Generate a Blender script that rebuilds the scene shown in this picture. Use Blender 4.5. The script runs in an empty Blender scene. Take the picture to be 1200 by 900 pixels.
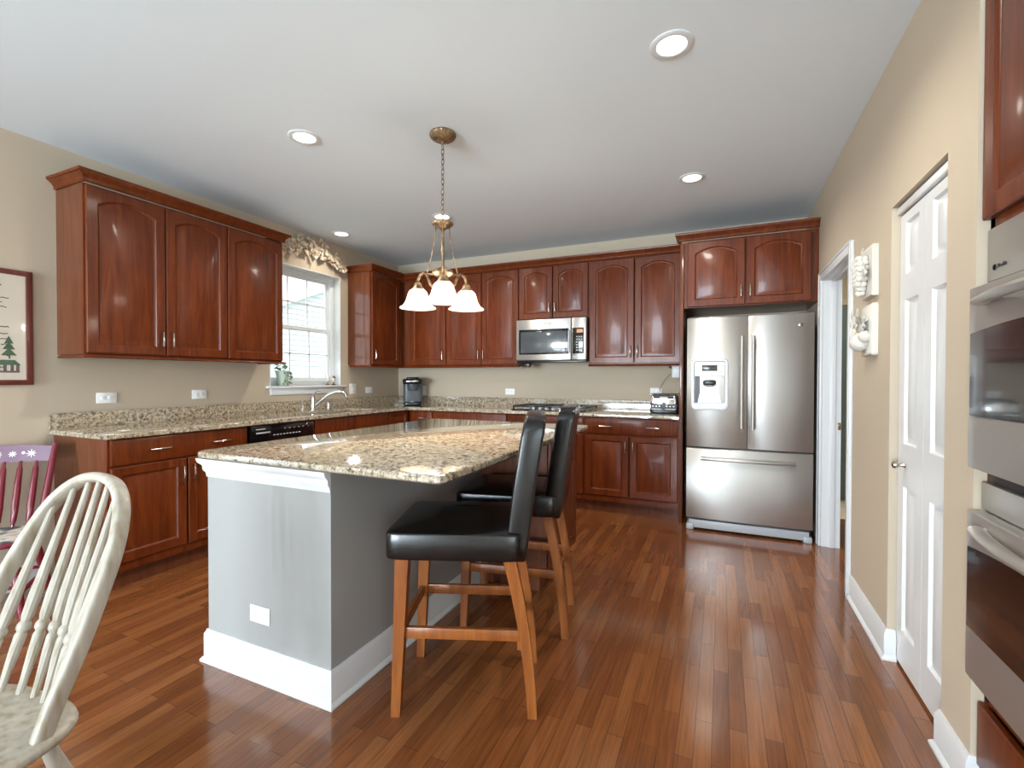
import bpy, bmesh, math, random
from mathutils import Vector, Matrix, Euler
random.seed(7)
sc = bpy.context.scene
COL = sc.collection
PI = math.pi
R = math.radians

# ------------------------------------------------------------------ camera
cam_d = bpy.data.cameras.new('camera')
cam = bpy.data.objects.new('camera', cam_d); COL.objects.link(cam)
TH, PT, RL = 0.4219, 0.0122, 0.0018
c_, s_ = math.cos(TH), math.sin(TH)
r0 = Vector((c_, s_, 0)); f0 = Vector((-s_, c_, 0)); zz = Vector((0, 0, 1))
fw = f0 * math.cos(PT) - zz * math.sin(PT); u0 = f0 * math.sin(PT) + zz * math.cos(PT)
rt = r0 * math.cos(RL) + u0 * math.sin(RL); up = u0 * math.cos(RL) - r0 * math.sin(RL)
m = Matrix((rt, up, -fw)).transposed().to_4x4()
m.translation = Vector((3.8435, -4.9525, 1.2669))
cam.matrix_world = m
cam_d.sensor_width = 36; cam_d.sensor_fit = 'HORIZONTAL'
cam_d.lens = 36 * 548.5 / 1200
cam_d.clip_start = 0.02; cam_d.clip_end = 200
sc.camera = cam

# ------------------------------------------------------------------ light and exposure
sc.view_settings.view_transform = 'Standard'
sc.view_settings.look = 'None'
sc.view_settings.gamma = 1
sc.view_settings.use_curve_mapping = False
sc.view_settings.exposure = 0.29
sc.cycles.use_denoising = True
sc.cycles.max_bounces = 8
sc.cycles.diffuse_bounces = 5
sc.cycles.glossy_bounces = 4
sc.cycles.transparent_max_bounces = 12
sc.cycles.sample_clamp_indirect = 6
W_ = bpy.data.worlds.new('sky'); sc.world = W_; W_.use_nodes = True
bg = W_.node_tree.nodes['Background']
bg.inputs[0].default_value = (0.86, 0.93, 1.0, 1); bg.inputs[1].default_value = 3.0

def lamp(name, kind, loc, rot, energy, color=(1, 1, 1), **k):
    l = bpy.data.lights.new(name, kind); l.energy = energy; l.color = color
    for a, b in k.items(): setattr(l, a, b)
    o = bpy.data.objects.new(name, l); COL.objects.link(o); o.location = loc; o.rotation_euler = rot
    return o
DAY = (0.74, 0.88, 1.0)
lamp('sun', 'SUN', (0, 0, 9), Euler((R(50), 0, R(110))), 1.2, (1, 0.97, 0.92), angle=R(3))
# daylight standing outside the breakfast room windows (behind the camera), plus an added side fill
lamp('daylight_patio', 'AREA', (1.6, -11.5, 1.1), Euler((R(110), 0, 0)), 860, DAY, shape='RECTANGLE', size=2.9, size_y=2.2)
lamp('added_side_fill', 'AREA', (5.75, -7.0, 1.2), Euler((R(112), 0, R(90))), 90, DAY, shape='RECTANGLE', size=3.0, size_y=1.9)  # fill added from the unseen right side to even out the room
lamp('daylight_arched', 'AREA', (-0.55, -5.3, 1.25), Euler((R(108), 0, R(-90))), 14, DAY, shape='RECTANGLE', size=1.3, size_y=1.6)

# ------------------------------------------------------------------ materials
def lin(h):
    if isinstance(h, str):
        h = [int(h[i:i + 2], 16) for i in (0, 2, 4)]
    return tuple(((v / 255) / 12.92 if v / 255 <= .04045 else ((v / 255 + .055) / 1.055) ** 2.4) for v in h) + (1,)
def mat(name, col=(0.5, 0.5, 0.5, 1), rough=0.5, metal=0, coat=0, **k):
    m = bpy.data.materials.new(name); m.use_nodes = True
    b = m.node_tree.nodes['Principled BSDF']
    b.inputs['Base Color'].default_value = lin(col) if not isinstance(col, tuple) else col
    b.inputs['Roughness'].default_value = rough; b.inputs['Metallic'].default_value = metal
    b.inputs['Coat Weight'].default_value = coat; b.inputs['Coat Roughness'].default_value = 0.12
    for a, v in k.items(): b.inputs[a.replace('_', ' ')].default_value = v
    return m
class NT:
    def __init__(s, m): s.m = m; s.t = m.node_tree; s.b = s.t.nodes['Principled BSDF']
    def n(s, t, **k):
        o = s.t.nodes.new(t)
        for a, v in k.items():
            if a.startswith('i_'): o.inputs[a[2:].replace('_', ' ')].default_value = v
            else: setattr(o, a, v)
        return o
    def l(s, a, ao, b, bi): s.t.links.new(a.outputs[ao], b.inputs[bi])
    def coords(s, scale=(1, 1, 1), rot=(0, 0, 0), rand=False, kind='Object'):
        tc = s.n('ShaderNodeTexCoord'); mp = s.n('ShaderNodeMapping')
        mp.inputs['Scale'].default_value = scale; mp.inputs['Rotation'].default_value = rot
        s.l(tc, kind, mp, 'Vector')
        if rand:
            oi = s.n('ShaderNodeObjectInfo'); mu = s.n('ShaderNodeMath', operation='MULTIPLY'); mu.inputs[1].default_value = 37.0
            s.l(oi, 'Random', mu, 0); s.l(mu, 0, mp, 'Location')
        return mp
    def ramp(s, stops, interp='LINEAR'):
        r = s.n('ShaderNodeValToRGB'); e = r.color_ramp.elements; r.color_ramp.interpolation = interp
        while len(e) < len(stops): e.new(0.5)
        for x, (p, c) in zip(e, stops): x.position = p; x.color = lin(c) if not isinstance(c, tuple) else c
        return r
    def bump(s, src, out, strength, dist=0.002):
        b = s.n('ShaderNodeBump'); b.inputs['Strength'].default_value = strength; b.inputs['Distance'].default_value = dist
        s.l(src, out, b, 'Height'); s.l(b, 'Normal', s.b, 'Normal'); return b
def wood(name, dark, mid, light, rough=0.38, coat=0.15, scale=(14, 14, 1.2)):
    m = mat(name, mid, rough, 0, coat); t = NT(m); t.b.inputs['Specular IOR Level'].default_value = 0.25
    mp = t.coords(scale, rand=True)
    n1 = t.n('ShaderNodeTexNoise', i_Scale=2.2, i_Detail=6.0, i_Roughness=0.6, i_Distortion=0.6)
    t.l(mp, 0, n1, 'Vector')
    r = t.ramp([(0.25, dark), (0.5, mid), (0.78, light)]); t.l(n1, 'Fac', r, 'Fac')
    t.l(r, 'Color', t.b, 'Base Color'); t.bump(n1, 'Fac', 0.04)
    return m
def plaster(name, col, bump=0.06, rough=0.85):
    m = mat(name, col, rough); t = NT(m); mp = t.coords((1, 1, 1))
    n = t.n('ShaderNodeTexNoise', i_Scale=180.0, i_Detail=3.0); t.l(mp, 0, n, 'Vector'); t.bump(n, 'Fac', bump, 0.001)
    return m
M = {}
M['wall'] = plaster('wall_paint_tan', 'beaf9a')
M['wall_grey'] = plaster('island_paint', '9a9996')
M['ceiling'] = plaster('ceiling_paint', 'dde4eb')
M['white'] = mat('white_gloss_paint', 'd8d9da', 0.35)
M['vinyl'] = mat('window_vinyl', 'e8eef0', 0.4)
M['cherry'] = wood('cherry_wood', '471a07', '61290c', '763a18')
M['cherry_side'] = wood('cherry_veneer', '4d2615', '64351e', '754227', 0.4, 0.15)
M['cherry_side'].node_tree.nodes['Principled BSDF'].inputs['Coat Weight'].default_value = 0.45; M['cherry_side'].node_tree.nodes['Principled BSDF'].inputs['Coat Roughness'].default_value = 0.06
M['stool_wood'] = wood('stool_wood', '6a3614', '874b20', '9b602d', 0.35, 0.3)
M['frame_wood'] = wood('picture_frame_wood', '4a1f1b', '5f2a22', '70362b', 0.4, 0.2)
M['steel'] = mat('brushed_steel', 'c0bdb8', 0.42, 0.82)
t = NT(M['steel']); t.b.inputs['Anisotropic'].default_value = 0.8; t.b.inputs['Anisotropic Rotation'].default_value = 0.25; tn = t.n('ShaderNodeTangent', direction_type='RADIAL', axis='Z'); t.l(tn, 0, t.b, 'Tangent')
mp = t.coords((1.5, 1.5, 300)); n = t.n('ShaderNodeTexNoise', i_Scale=1.0, i_Detail=3.0); t.l(mp, 0, n, 'Vector'); t.bump(n, 'Fac', 0.05, 0.0006)
M['chrome'] = mat('chrome', 'd8d8da', 0.08, 1.0)
M['nickel'] = mat('satin_nickel', 'c4bdb2', 0.22, 1.0)
M['bronze'] = mat('antique_bronze', '6e5233', 0.4, 0.7)
t = NT(M['bronze']); mp = t.coords((40, 40, 40)); n = t.n('ShaderNodeTexNoise', i_Scale=1.0, i_Detail=4.0); t.l(mp, 0, n, 'Vector')
r_ = t.ramp([(0.3, '4b3822'), (0.7, 'b09372')]); t.l(n, 'Fac', r_, 0); t.l(r_, 'Color', t.b, 'Base Color')
M['black'] = mat('black_plastic', '141416', 0.3)
M['black_gloss'] = mat('black_gloss', '0c0c0e', 0.08, 0, 0.5)
M['dark_glass'] = mat('oven_glass', '101012', 0.04, 0, 1.0)
M['mw_glass'] = mat('microwave_glass', '4b4f53', 0.1, 0, 1.0)
M['grey'] = mat('grey_plastic', 'a9acb0', 0.35)
M['silver'] = mat('silver_plastic', 'c6c9cc', 0.3, 0.3)
M['dark_grey'] = mat('dark_grey_plastic', '4c4f54', 0.4)
M['leather'] = mat('black_leather', '0b0807', 0.24, 0, 0.1)
t = NT(M['leather']); mp = t.coords((1, 1, 1)); v = t.n('ShaderNodeTexVoronoi', i_Scale=220.0); t.l(mp, 0, v, 'Vector')
n = t.n('ShaderNodeTexNoise', i_Scale=14.0, i_Detail=3.0); t.l(mp, 0, n, 'Vector')
ad = t.n('ShaderNodeMath', operation='ADD'); t.l(v, 'Distance', ad, 0); t.l(n, 'Fac', ad, 1); t.bump(ad, 0, 0.12, 0.002)
M['paper'] = mat('linen', 'd9d0c2', 0.9)
M['ink'] = mat('thread_brown', '4a4038', 0.9)
M['thread_green'] = mat('thread_green', '44634a', 0.9)
M['thread_mauve'] = mat('thread_mauve', '6c5a5c', 0.9)
M['mark'] = mat('printed_mark', '2b2b30', 0.5)
M['light_mark'] = mat('printed_light_mark', 'b9bcc0', 0.5)
M['display'] = mat('display', '3a3a30', 0.2)
M['pot'] = mat('pale_green_glaze', 'b9c9bb', 0.25, 0, 0.3)
M['leaf'] = mat('plant_leaf', '6f8068', 0.5)
M['figure'] = mat('figurine_ceramic', 'd8cfc4', 0.4)
M['figure_brown'] = mat('figurine_brown', '7a5a44', 0.5)
M['plate'] = mat('wall_plate_white', 'f0f0ee', 0.35)
M['slot'] = mat('slot_dark', '3a3836', 0.6)
M['relief'] = plaster('white_plaster_relief', 'd3cec5', 0.2)
M['tile'] = plaster('hall_tile', 'c9b79c', 0.1, 0.5)
M['siding'] = mat('house_siding', 'cdd3da', 0.7)
M['roof'] = mat('house_roof', 'dfe0e2', 0.9)
M['lawn'] = mat('lawn', '7d8a6a', 0.95)
# garland: pale plaster with brown wash
m = plaster('antiqued_plaster', 'cbbba6', 0.3); M['garland'] = m; t = NT(m); mp = t.coords((1, 1, 1))
n = t.n('ShaderNodeTexNoise', i_Scale=28.0, i_Detail=4.0); t.l(mp, 0, n, 'Vector')
r_ = t.ramp([(0.38, '9a826c'), (0.52, 'c8b9a4'), (0.7, 'dcd2c2')]); t.l(n, 'Fac', r_, 0); t.l(r_, 'Color', t.b, 'Base Color')
# red chair paint and its painted seat
M['red'] = mat('maroon_paint', '6e1526', 0.3, 0, 0.3)
m = mat('painted_seat', 'b8b4ac', 0.4, 0, 0.2); M['seat_paint'] = m; t = NT(m); mp = t.coords((1, 1, 1))
n = t.n('ShaderNodeTexNoise', i_Scale=11.0, i_Detail=2.0); t.l(mp, 0, n, 'Vector')
r_ = t.ramp([(0.36, '3d4650'), (0.44, '7f8a8e'), (0.5, 'd9d4cb'), (0.6, 'e6e0d4'), (0.68, 'b09a7a')]); t.l(n, 'Fac', r_, 0); t.l(r_, 'Color', t.b, 'Base Color')
M['pale_mauve'] = mat('rail_mauve_paint', '75566b', 0.3, 0, 0.3)
# white-washed windsor paint
m = mat('ivory_paint', 'ada592', 0.45, 0, 0.1); M['ivory'] = m; t = NT(m); mp = t.coords((30, 30, 3))
n = t.n('ShaderNodeTexNoise', i_Scale=1.5, i_Detail=5.0); t.l(mp, 0, n, 'Vector')
r_ = t.ramp([(0.3, '8e8269'), (0.45, 'a1988a'), (0.7, 'b0a99a')]); t.l(n, 'Fac', r_, 0); t.l(r_, 'Color', t.b, 'Base Color')
# granite
m = mat('granite', 'bfae8e', 0.06, 0, 1.0, Specular_IOR_Level=0.7); m.node_tree.nodes['Principled BSDF'].inputs['Coat Roughness'].default_value = 0.03; M['granite'] = m; t = NT(m); mp = t.coords((1, 1, 1))
n1 = t.n('ShaderNodeTexNoise', i_Scale=46.0, i_Detail=6.0, i_Roughness=0.7, i_Distortion=0.5); t.l(mp, 0, n1, 'Vector')
r1 = t.ramp([(0.33, '2a231d'), (0.425, '5c5044'), (0.475, '96866e'), (0.55, 'b1a48d'), (0.68, 'c8c2b6')]); t.l(n1, 'Fac', r1, 0)
v1 = t.n('ShaderNodeTexVoronoi', i_Scale=120.0); t.l(mp, 0, v1, 'Vector')
n2 = t.n('ShaderNodeTexNoise', i_Scale=17.0, i_Detail=3.0); t.l(mp, 0, n2, 'Vector')
r2 = t.ramp([(0.40, (0, 0, 0, 1)), (0.62, (1, 1, 1, 1))]); t.l(n2, 'Fac', r2, 0)
r3 = t.ramp([(0.0, '1d1916'), (0.28, '40372e'), (0.45, 'a38f72'), (1.0, 'cdc6b8')]); t.l(v1, 'Distance', r3, 0)
mx = t.n('ShaderNodeMixRGB', blend_type='MIX'); t.l(r2, 'Color', mx, 0)
mm = t.n('ShaderNodeMath', operation='MULTIPLY'); mm.inputs[1].default_value = 0.55; t.l(r2, 'Color', mm, 0); t.l(mm, 0, mx, 0)
t.l(r1, 'Color', mx, 1); t.l(r3, 'Color', mx, 2); t.l(mx, 'Color', t.b, 'Base Color')
# strip oak floor, boards along y
m = mat('oak_strip_floor', '7a4a30', 0.16, 0, 0.5); M['floor'] = m; t = NT(m)
mp = t.coords((1, 1, 1), (0, 0, R(90)))
br = t.n('ShaderNodeTexBrick', offset=0.37, offset_frequency=2, squash=1.0, i_Scale=1.0, i_Mortar_Size=0.0009, i_Mortar_Smooth=0.3, i_Bias=0.0, i_Brick_Width=0.55, i_Row_Height=0.057)
br.inputs['Color1'].default_value = (0, 0, 0, 1); br.inputs['Color2'].default_value = (1, 1, 1, 1); br.inputs['Mortar'].default_value = (0.5, 0.5, 0.5, 1)
t.l(mp, 0, br, 'Vector')
rb = t.ramp([(0.0, '7a4725'), (0.4, '884f2b'), (0.75, '915930'), (1.0, '9a6138')]); t.l(br, 'Color', rb, 0)
mp2 = t.coords((60, 2.2, 1)); ng = t.n('ShaderNodeTexNoise', i_Scale=1.6, i_Detail=6.0, i_Roughness=0.65); t.l(mp2, 0, ng, 'Vector')
rg = t.ramp([(0.3, (0.5, 0.46, 0.43, 1)), (0.6, (1, 1, 1, 1))]); t.l(ng, 'Fac', rg, 0)
mx = t.n('ShaderNodeMixRGB', blend_type='MULTIPLY'); mx.inputs[0].default_value = 0.75; t.l(rb, 'Color', mx, 1); t.l(rg, 'Color', mx, 2)
mx2 = t.n('ShaderNodeMixRGB', blend_type='MIX'); t.l(br, 'Fac', mx2, 0); t.l(mx, 'Color', mx2, 1); mx2.inputs[2].default_value = lin('3a2013')
t.l(mx2, 'Color', t.b, 'Base Color')
iv = t.n('ShaderNodeMath', operation='SUBTRACT'); iv.inputs[0].default_value = 1; t.l(br, 'Fac', iv, 1); t.bump(iv, 0, 0.35, 0.001)
# clear pane
m = bpy.data.materials.new('clear_glass'); m.use_nodes = True; M['glass'] = m; nt = m.node_tree; nt.nodes.clear()
o_ = nt.nodes.new('ShaderNodeOutputMaterial'); mi = nt.nodes.new('ShaderNodeMixShader'); lw = nt.nodes.new('ShaderNodeLayerWeight'); tr = nt.nodes.new('ShaderNodeBsdfTransparent'); gl = nt.nodes.new('ShaderNodeBsdfGlossy')
pw = nt.nodes.new('ShaderNodeMath'); pw.operation = 'POWER'; pw.inputs[1].default_value = 5.0; ma = nt.nodes.new('ShaderNodeMath'); ma.operation = 'MULTIPLY_ADD'; ma.inputs[1].default_value = 0.9; ma.inputs[2].default_value = 0.03
lw.inputs['Blend'].default_value = 0.5; gl.inputs['Roughness'].default_value = 0.0
for a, b in ((lw.outputs['Facing'], pw.inputs[0]), (pw.outputs[0], ma.inputs[0]), (ma.outputs[0], mi.inputs[0]), (tr.outputs[0], mi.inputs[1]), (gl.outputs[0], mi.inputs[2]), (mi.outputs[0], o_.inputs[0])): nt.links.new(a, b)
def emit(name, col, strength, base='ffffff'):
    m = mat(name, base, 0.4); b = m.node_tree.nodes['Principled BSDF']
    b.inputs['Emission Color'].default_value = lin(col); b.inputs['Emission Strength'].default_value = strength; return m
M['can_glow'] = emit('recessed_bulb', 'fff6e8', 6.0)
M['shade'] = emit('lit_frosted_shade', 'ffe0b4', 0.55, 'f2e6d4')
nt = M['shade'].node_tree; b_ = nt.nodes['Principled BSDF']; mo = nt.nodes['Material Output']
tl = nt.nodes.new('ShaderNodeBsdfTranslucent'); tl.inputs[0].default_value = lin('f2e6d4'); tp_ = nt.nodes.new('ShaderNodeBsdfTransparent'); m1 = nt.nodes.new('ShaderNodeMixShader'); m2 = nt.nodes.new('ShaderNodeMixShader')
m1.inputs[0].default_value = 0.25; m2.inputs[0].default_value = 0.4
for a, b in ((b_.outputs[0], m1.inputs[1]), (tl.outputs[0], m1.inputs[2]), (m1.outputs[0], m2.inputs[1]), (tp_.outputs[0], m2.inputs[2]), (m2.outputs[0], mo.inputs[0])): nt.links.new(a, b)
M['bulb'] = emit('lit_bulb', 'fff0d8', 3.0)
M['clock'] = emit('clock_digits', 'ffb070', 0.6, '5a3a30')

# ------------------------------------------------------------------ mesh helpers
class G:
    def __init__(s): s.b = bmesh.new()
    def face(s, vs):
        try: return s.b.faces.new(vs)
        except ValueError: return None
    def box(s, x0, x1, y0, y1, z0, z1, bev=0.0, seg=2, M_=None):
        c = bmesh.ops.create_cube(s.b, size=1)['verts']
        for v in c: v.co = Vector((x0 + (v.co.x + .5) * (x1 - x0), y0 + (v.co.y + .5) * (y1 - y0), z0 + (v.co.z + .5) * (z1 - z0)))
        vs = c
        if bev > 0:
            es = list({e for v in c for e in v.link_edges})
            r = bmesh.ops.bevel(s.b, geom=es, offset=bev, segments=seg, profile=0.5, affect='EDGES')
            vs = list({v for f in r['faces'] for v in f.verts})
            isl = set(vs); st = list(vs)
            while st:
                v = st.pop()
                for e in v.link_edges:
                    w = e.other_vert(v)
                    if w not in isl: isl.add(w); st.append(w)
            vs = list(isl)
        if M_ is not None:
            for v in vs: v.co = M_ @ v.co
        return s
    def loft(s, rings, caps=True, closed=False):
        rv = [[s.b.verts.new(p) for p in r] for r in rings]
        n = len(rv[0]); k = len(rv)
        for i in range(k if closed else k - 1):
            a, b = rv[i], rv[(i + 1) % k]
            for j in range(n): s.face((a[j], a[(j + 1) % n], b[(j + 1) % n], b[j]))
        if caps and not closed:
            s.face(list(reversed(rv[0]))); s.face(rv[-1])
        return s
    def tube(s, pts, rad, seg=10, sect=None, upv=None, caps=True, closed=False):
        pts = [Vector(p) for p in pts]; n = len(pts)
        rads = rad if isinstance(rad, (list, tuple)) else [rad] * n
        tang = []
        for i in range(n):
            a = pts[(i - 1) % n] if (closed or i > 0) else pts[i]; b = pts[(i + 1) % n] if (closed or i < n - 1) else pts[i]
            tang.append((b - a).normalized())
        ref = Vector(upv) if upv else (Vector((0, 0, 1)) if abs(tang[0].z) < .9 else Vector((1, 0, 0)))
        nrm = (ref - tang[0] * ref.dot(tang[0])).normalized(); rings = []
        for i in range(n):
            if upv: nrm = (Vector(upv) - tang[i] * Vector(upv).dot(tang[i])).normalized()
            else: nrm = (nrm - tang[i] * nrm.dot(tang[i])).normalized()
            bn = tang[i].cross(nrm)
            if sect: rings.append([pts[i] + nrm * (p[0] * rads[i]) + bn * (p[1] * rads[i]) for p in sect])
            else: rings.append([pts[i] + (nrm * math.cos(2 * PI * j / seg) + bn * math.sin(2 * PI * j / seg)) * rads[i] for j in range(seg)])
        return s.loft(rings, caps, closed)
    def cyl(s, p0, p1, r0, r1=None, seg=20): return s.tube([p0, p1], [r0, r0 if r1 is None else r1], seg)
    def lathe(s, prof, c=(0, 0, 0), axis='z', seg=28, rib=0, ribn=0, caps=True):
        rings = []
        for r, h in prof:
            ring = []
            for j in range(seg):
                a = 2 * PI * j / seg; rr = r * (1 + rib * math.cos(ribn * a)) if rib else r
                x, y = rr * math.cos(a), rr * math.sin(a)
                p = {'z': (x, y, h), 'x': (h, x, y), 'y': (y, h, x)}[axis]
                ring.append(Vector(c) + Vector(p))
            rings.append(ring)
        return s.loft(rings, caps)
    def prism(s, poly, d0, d1, plane='xy', bev=0):
        def P(p, d): return {'xy': (p[0], p[1], d), 'xz': (p[0], d, p[1]), 'yz': (d, p[0], p[1])}[plane]
        return s.loft([[P(p, d0) for p in poly], [P(p, d1) for p in poly]])
    def superell(s, c, a, e1=0.25, e2=0.25, nu=28, nv=14, f=None):
        def sg(w, e): return math.copysign(abs(w) ** e, w)
        rings = []
        for i in range(nv + 1):
            ph = -PI / 2 + PI * i / nv
            # denser rows near the rims
            ph = max(min(ph, PI / 2 - 1e-3), -PI / 2 + 1e-3); ring = []
            for j in range(nu):
                th = 2 * PI * j / nu
                p = Vector((a[0] * sg(math.cos(ph), e1) * sg(math.cos(th), e2), a[1] * sg(math.cos(ph), e1) * sg(math.sin(th), e2), a[2] * sg(math.sin(ph), e1)))
                if f: p = Vector(f(p))
                ring.append(Vector(c) + p)
            rings.append(ring)
        return s.loft(rings)
    def ball(s, c, r, seg=10, sc=(1, 1, 1)):
        return s.superell(c, (r * sc[0], r * sc[1], r * sc[2]), 1, 1, seg, max(5, seg // 2))
    def cells(s, xs, ys, keep, d0, d1, plane='xy', bev=0.0):
        grid = {}
        def V(i, j):
            if (i, j) not in grid:
                p = (xs[i], ys[j]); grid[(i, j)] = s.b.verts.new({'xy': (p[0], p[1], d0), 'xz': (p[0], d0, p[1]), 'yz': (d0, p[0], p[1])}[plane])
            return grid[(i, j)]
        fs = []
        for i in range(len(xs) - 1):
            for j in range(len(ys) - 1):
                if keep((xs[i] + xs[i + 1]) / 2, (ys[j] + ys[j + 1]) / 2): fs.append(s.b.faces.new((V(i, j), V(i + 1, j), V(i + 1, j + 1), V(i, j + 1))))
        r = bmesh.ops.extrude_face_region(s.b, geom=fs)
        dv = {'xy': (0, 0, d1 - d0), 'xz': (0, d1 - d0, 0), 'yz': (d1 - d0, 0, 0)}[plane]
        nv = [g for g in r['geom'] if isinstance(g, bmesh.types.BMVert)]
        bmesh.ops.translate(s.b, verts=nv, vec=dv)
        if bev:
            tops = [g for g in r['geom'] if isinstance(g, bmesh.types.BMFace)]
            tset = set(tops); es = [e for f in tops for e in f.edges if sum(1 for q in e.link_faces if q in tset) == 1]
            bmesh.ops.bevel(s.b, geom=list(set(es)), offset=bev, segments=3, profile=0.5, affect='EDGES')
        return s
    def sweep(s, path, prof):
        # mitred moulding: path in plan (x,y), outward = right of travel; prof = [(out, z)]
        P = [Vector(p) for p in path]; rings = []
        for i, p in enumerate(P):
            d0 = (P[i] - P[i - 1]).normalized() if i else None
            d1 = (P[i + 1] - P[i]).normalized() if i < len(P) - 1 else None
            if d0 is None: d0 = d1
            if d1 is None: d1 = d0
            n0 = Vector((d0.y, -d0.x)); n1 = Vector((d1.y, -d1.x)); b = (n0 + n1); b = b / max(1e-6, b.dot(n0))
            rings.append([(p.x + b.x * o, p.y + b.y * o, z) for o, z in prof])
        return s.loft(rings)
    def text(s, string, size, M_, ext=0.0006, align='CENTER'):
        cu = bpy.data.curves.new('t', 'FONT'); cu.body = string; cu.size = size; cu.extrude = ext; cu.align_x = align; cu.align_y = 'CENTER'
        ob = bpy.data.objects.new('t', cu); COL.objects.link(ob); dg = bpy.context.evaluated_depsgraph_get(); dg.update()
        me = ob.evaluated_get(dg).to_mesh(); n = len(s.b.verts); s.b.from_mesh(me); s.b.verts.ensure_lookup_table()
        for v in s.b.verts[n:]: v.co = M_ @ v.co
        ob.evaluated_get(dg).to_mesh_clear(); bpy.data.objects.remove(ob); bpy.data.curves.remove(cu); return s
    def build(s, name, material, parent=None, smooth=True, ang=35, loc=None, weld=False):
        if weld: bmesh.ops.remove_doubles(s.b, verts=s.b.verts, dist=1e-5)
        bmesh.ops.recalc_face_normals(s.b, faces=s.b.faces)
        me = bpy.data.meshes.new(name); s.b.to_mesh(me); s.b.free()
        if isinstance(material, str): material = M[material]
        me.materials.append(material)
        if smooth:
            me.polygons.foreach_set('use_smooth', [True] * len(me.polygons)); me.set_sharp_from_angle(angle=R(ang))
        o = bpy.data.objects.new(name, me); COL.objects.link(o)
        if parent is not None: o.parent = parent
        if loc: o.location = loc
        return o
def thing(name, label, cat, loc=(0, 0, 0), rz=0.0, group=None):
    o = bpy.data.objects.new(name, None); COL.objects.link(o); o.empty_display_size = 0.1
    o.location = loc; o.rotation_euler = (0, 0, rz); return tag(o, label, cat, group)
def tag(o, label, cat, group=None):
    o['label'] = label; o['category'] = cat
    if group: o['group'] = group
    return o
def struct(o): o['kind'] = 'structure'; return o
def sempty(name, loc=(0, 0, 0), rz=0.0):
    o = bpy.data.objects.new(name, None); COL.objects.link(o); o.location = loc; o.rotation_euler = (0, 0, rz); o['kind'] = 'structure'; return o
def copy_tree(o, parent=None):
    c = o.copy(); COL.objects.link(c)
    if parent is not None: c.parent = parent
    for ch in list(o.children): copy_tree(ch, c)
    return c

# ------------------------------------------------------------------ room shell
H = 2.722; W = 4.533; XE = 5.2; YR = -11.0; WY0, WY1, WZ0, WZ1 = -1.90, -1.01, 1.19, 2.37
CY0, CY1 = -2.905, -2.33; DY0, DY1 = -1.63, -0.76; YE = -3.109
struct(G().box(-.12, XE, YR - .12, 0.12, -0.1, 0).build('floor', 'floor', smooth=False))
struct(G().box(-.3, 7.2, YR - .3, 1.2, H, H + .15).build('ceiling', 'ceiling', smooth=False))
AY0, AY1, AZ0, AZ1 = -5.9, -4.7, 0.75, 2.15
struct(G().cells([YR, AY0, AY1, WY0, WY1, 0.12], [0, AZ0, WZ0, AZ1, WZ1, H], lambda y, z: not ((WY0 < y < WY1 and WZ0 < z < WZ1) or (AY0 < y < AY1 and AZ0 < z < AZ1)), 0, -.16, 'yz').build('wall_left', 'wall', smooth=False))
struct(G().box(0, W + .12, 0, .12, 0, H).build('wall_back', 'wall', smooth=False))
struct(G().cells([YE, CY0, CY1, DY0, DY1, 0.0], [0, 2.02, 2.031, H], lambda y, z: not ((CY0 < y < CY1 and z < 2.031) or (DY0 < y < DY1 and z < 2.02)), W, W + .12, 'yz').build('wall_right', 'wall', smooth=False))
struct(G().box(W + .12, XE, YE, YE + .1, 0, H).build('wall_niche', 'wall', smooth=False))
EY0, EY1, EZ0, EZ1 = -8.4, -5.6, .5, 2.25
struct(G().cells([YR, EY0, EY1, 1.0], [0, EZ0, EZ1, H], lambda y, z: not (EY0 < y < EY1 and EZ0 < z < EZ1), XE, XE + .12, 'yz').build('wall_east', 'wall', smooth=False))
PX0, PX1, PZ1 = 0.2, 3.0, 2.3
struct(G().cells([-.16, PX0, PX1, XE + .12], [0, .05, PZ1, H], lambda x, z: not (PX0 < x < PX1 and .05 < z < PZ1), YR, YR - .16, 'xz').build('wall_rear', 'wall', smooth=False))
struct(G().box(.03, XE - .01, YR + .01, -5.9, 0, .015).build('floor_bounce_carpet', mat('added_bounce_carpet', 'd2cabd', 0.95), smooth=False))  # pale floor added out of view to bounce light onto ceiling and fridge
# laundry hall beyond the doorway
struct(G().box(W + .12, XE, -2.15, 1.0, -0.1, -.001).build('floor_hall', 'tile', smooth=False))
struct(G().box(W + .12, XE, .9, 1.0, 0, H).build('wall_hall', 'wall', smooth=False))
struct(G().box(W + .12, XE, -2.2, -2.1, 0, H).build('wall_closet', 'wall', smooth=False))
lamp('hall_added_fill', 'AREA', (4.95, -.5, 2.6), Euler((0, 0, 0)), 10, (1, .95, .88), shape='SQUARE', size=.35)  # area lamp without a fixture, added to brighten the hall

def base_prof(h=.135, t=.014, shoe=True):
    return [(0, 0), (t + .012, 0), (t + .012, .008), (t + .004, .018), (t, .02), (t, h - .02), (t * .55, h - .008), (t * .4, h), (0, h)]
struct(G().sweep([(0, YR), (0, -3.50)], base_prof()).build('baseboard_left', 'white'))
struct(G().sweep([(W, DY0 - .065), (W, CY1), (W + .03, CY1)], [(-o, z) for o, z in base_prof()][::-1] if False else base_prof()).build('baseboard_right', 'white'))
struct(G().sweep([(W + .03, CY0), (W, CY0), (W, YE), (W + .03, YE)], base_prof()).build('baseboard_niche', 'white'))

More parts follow.
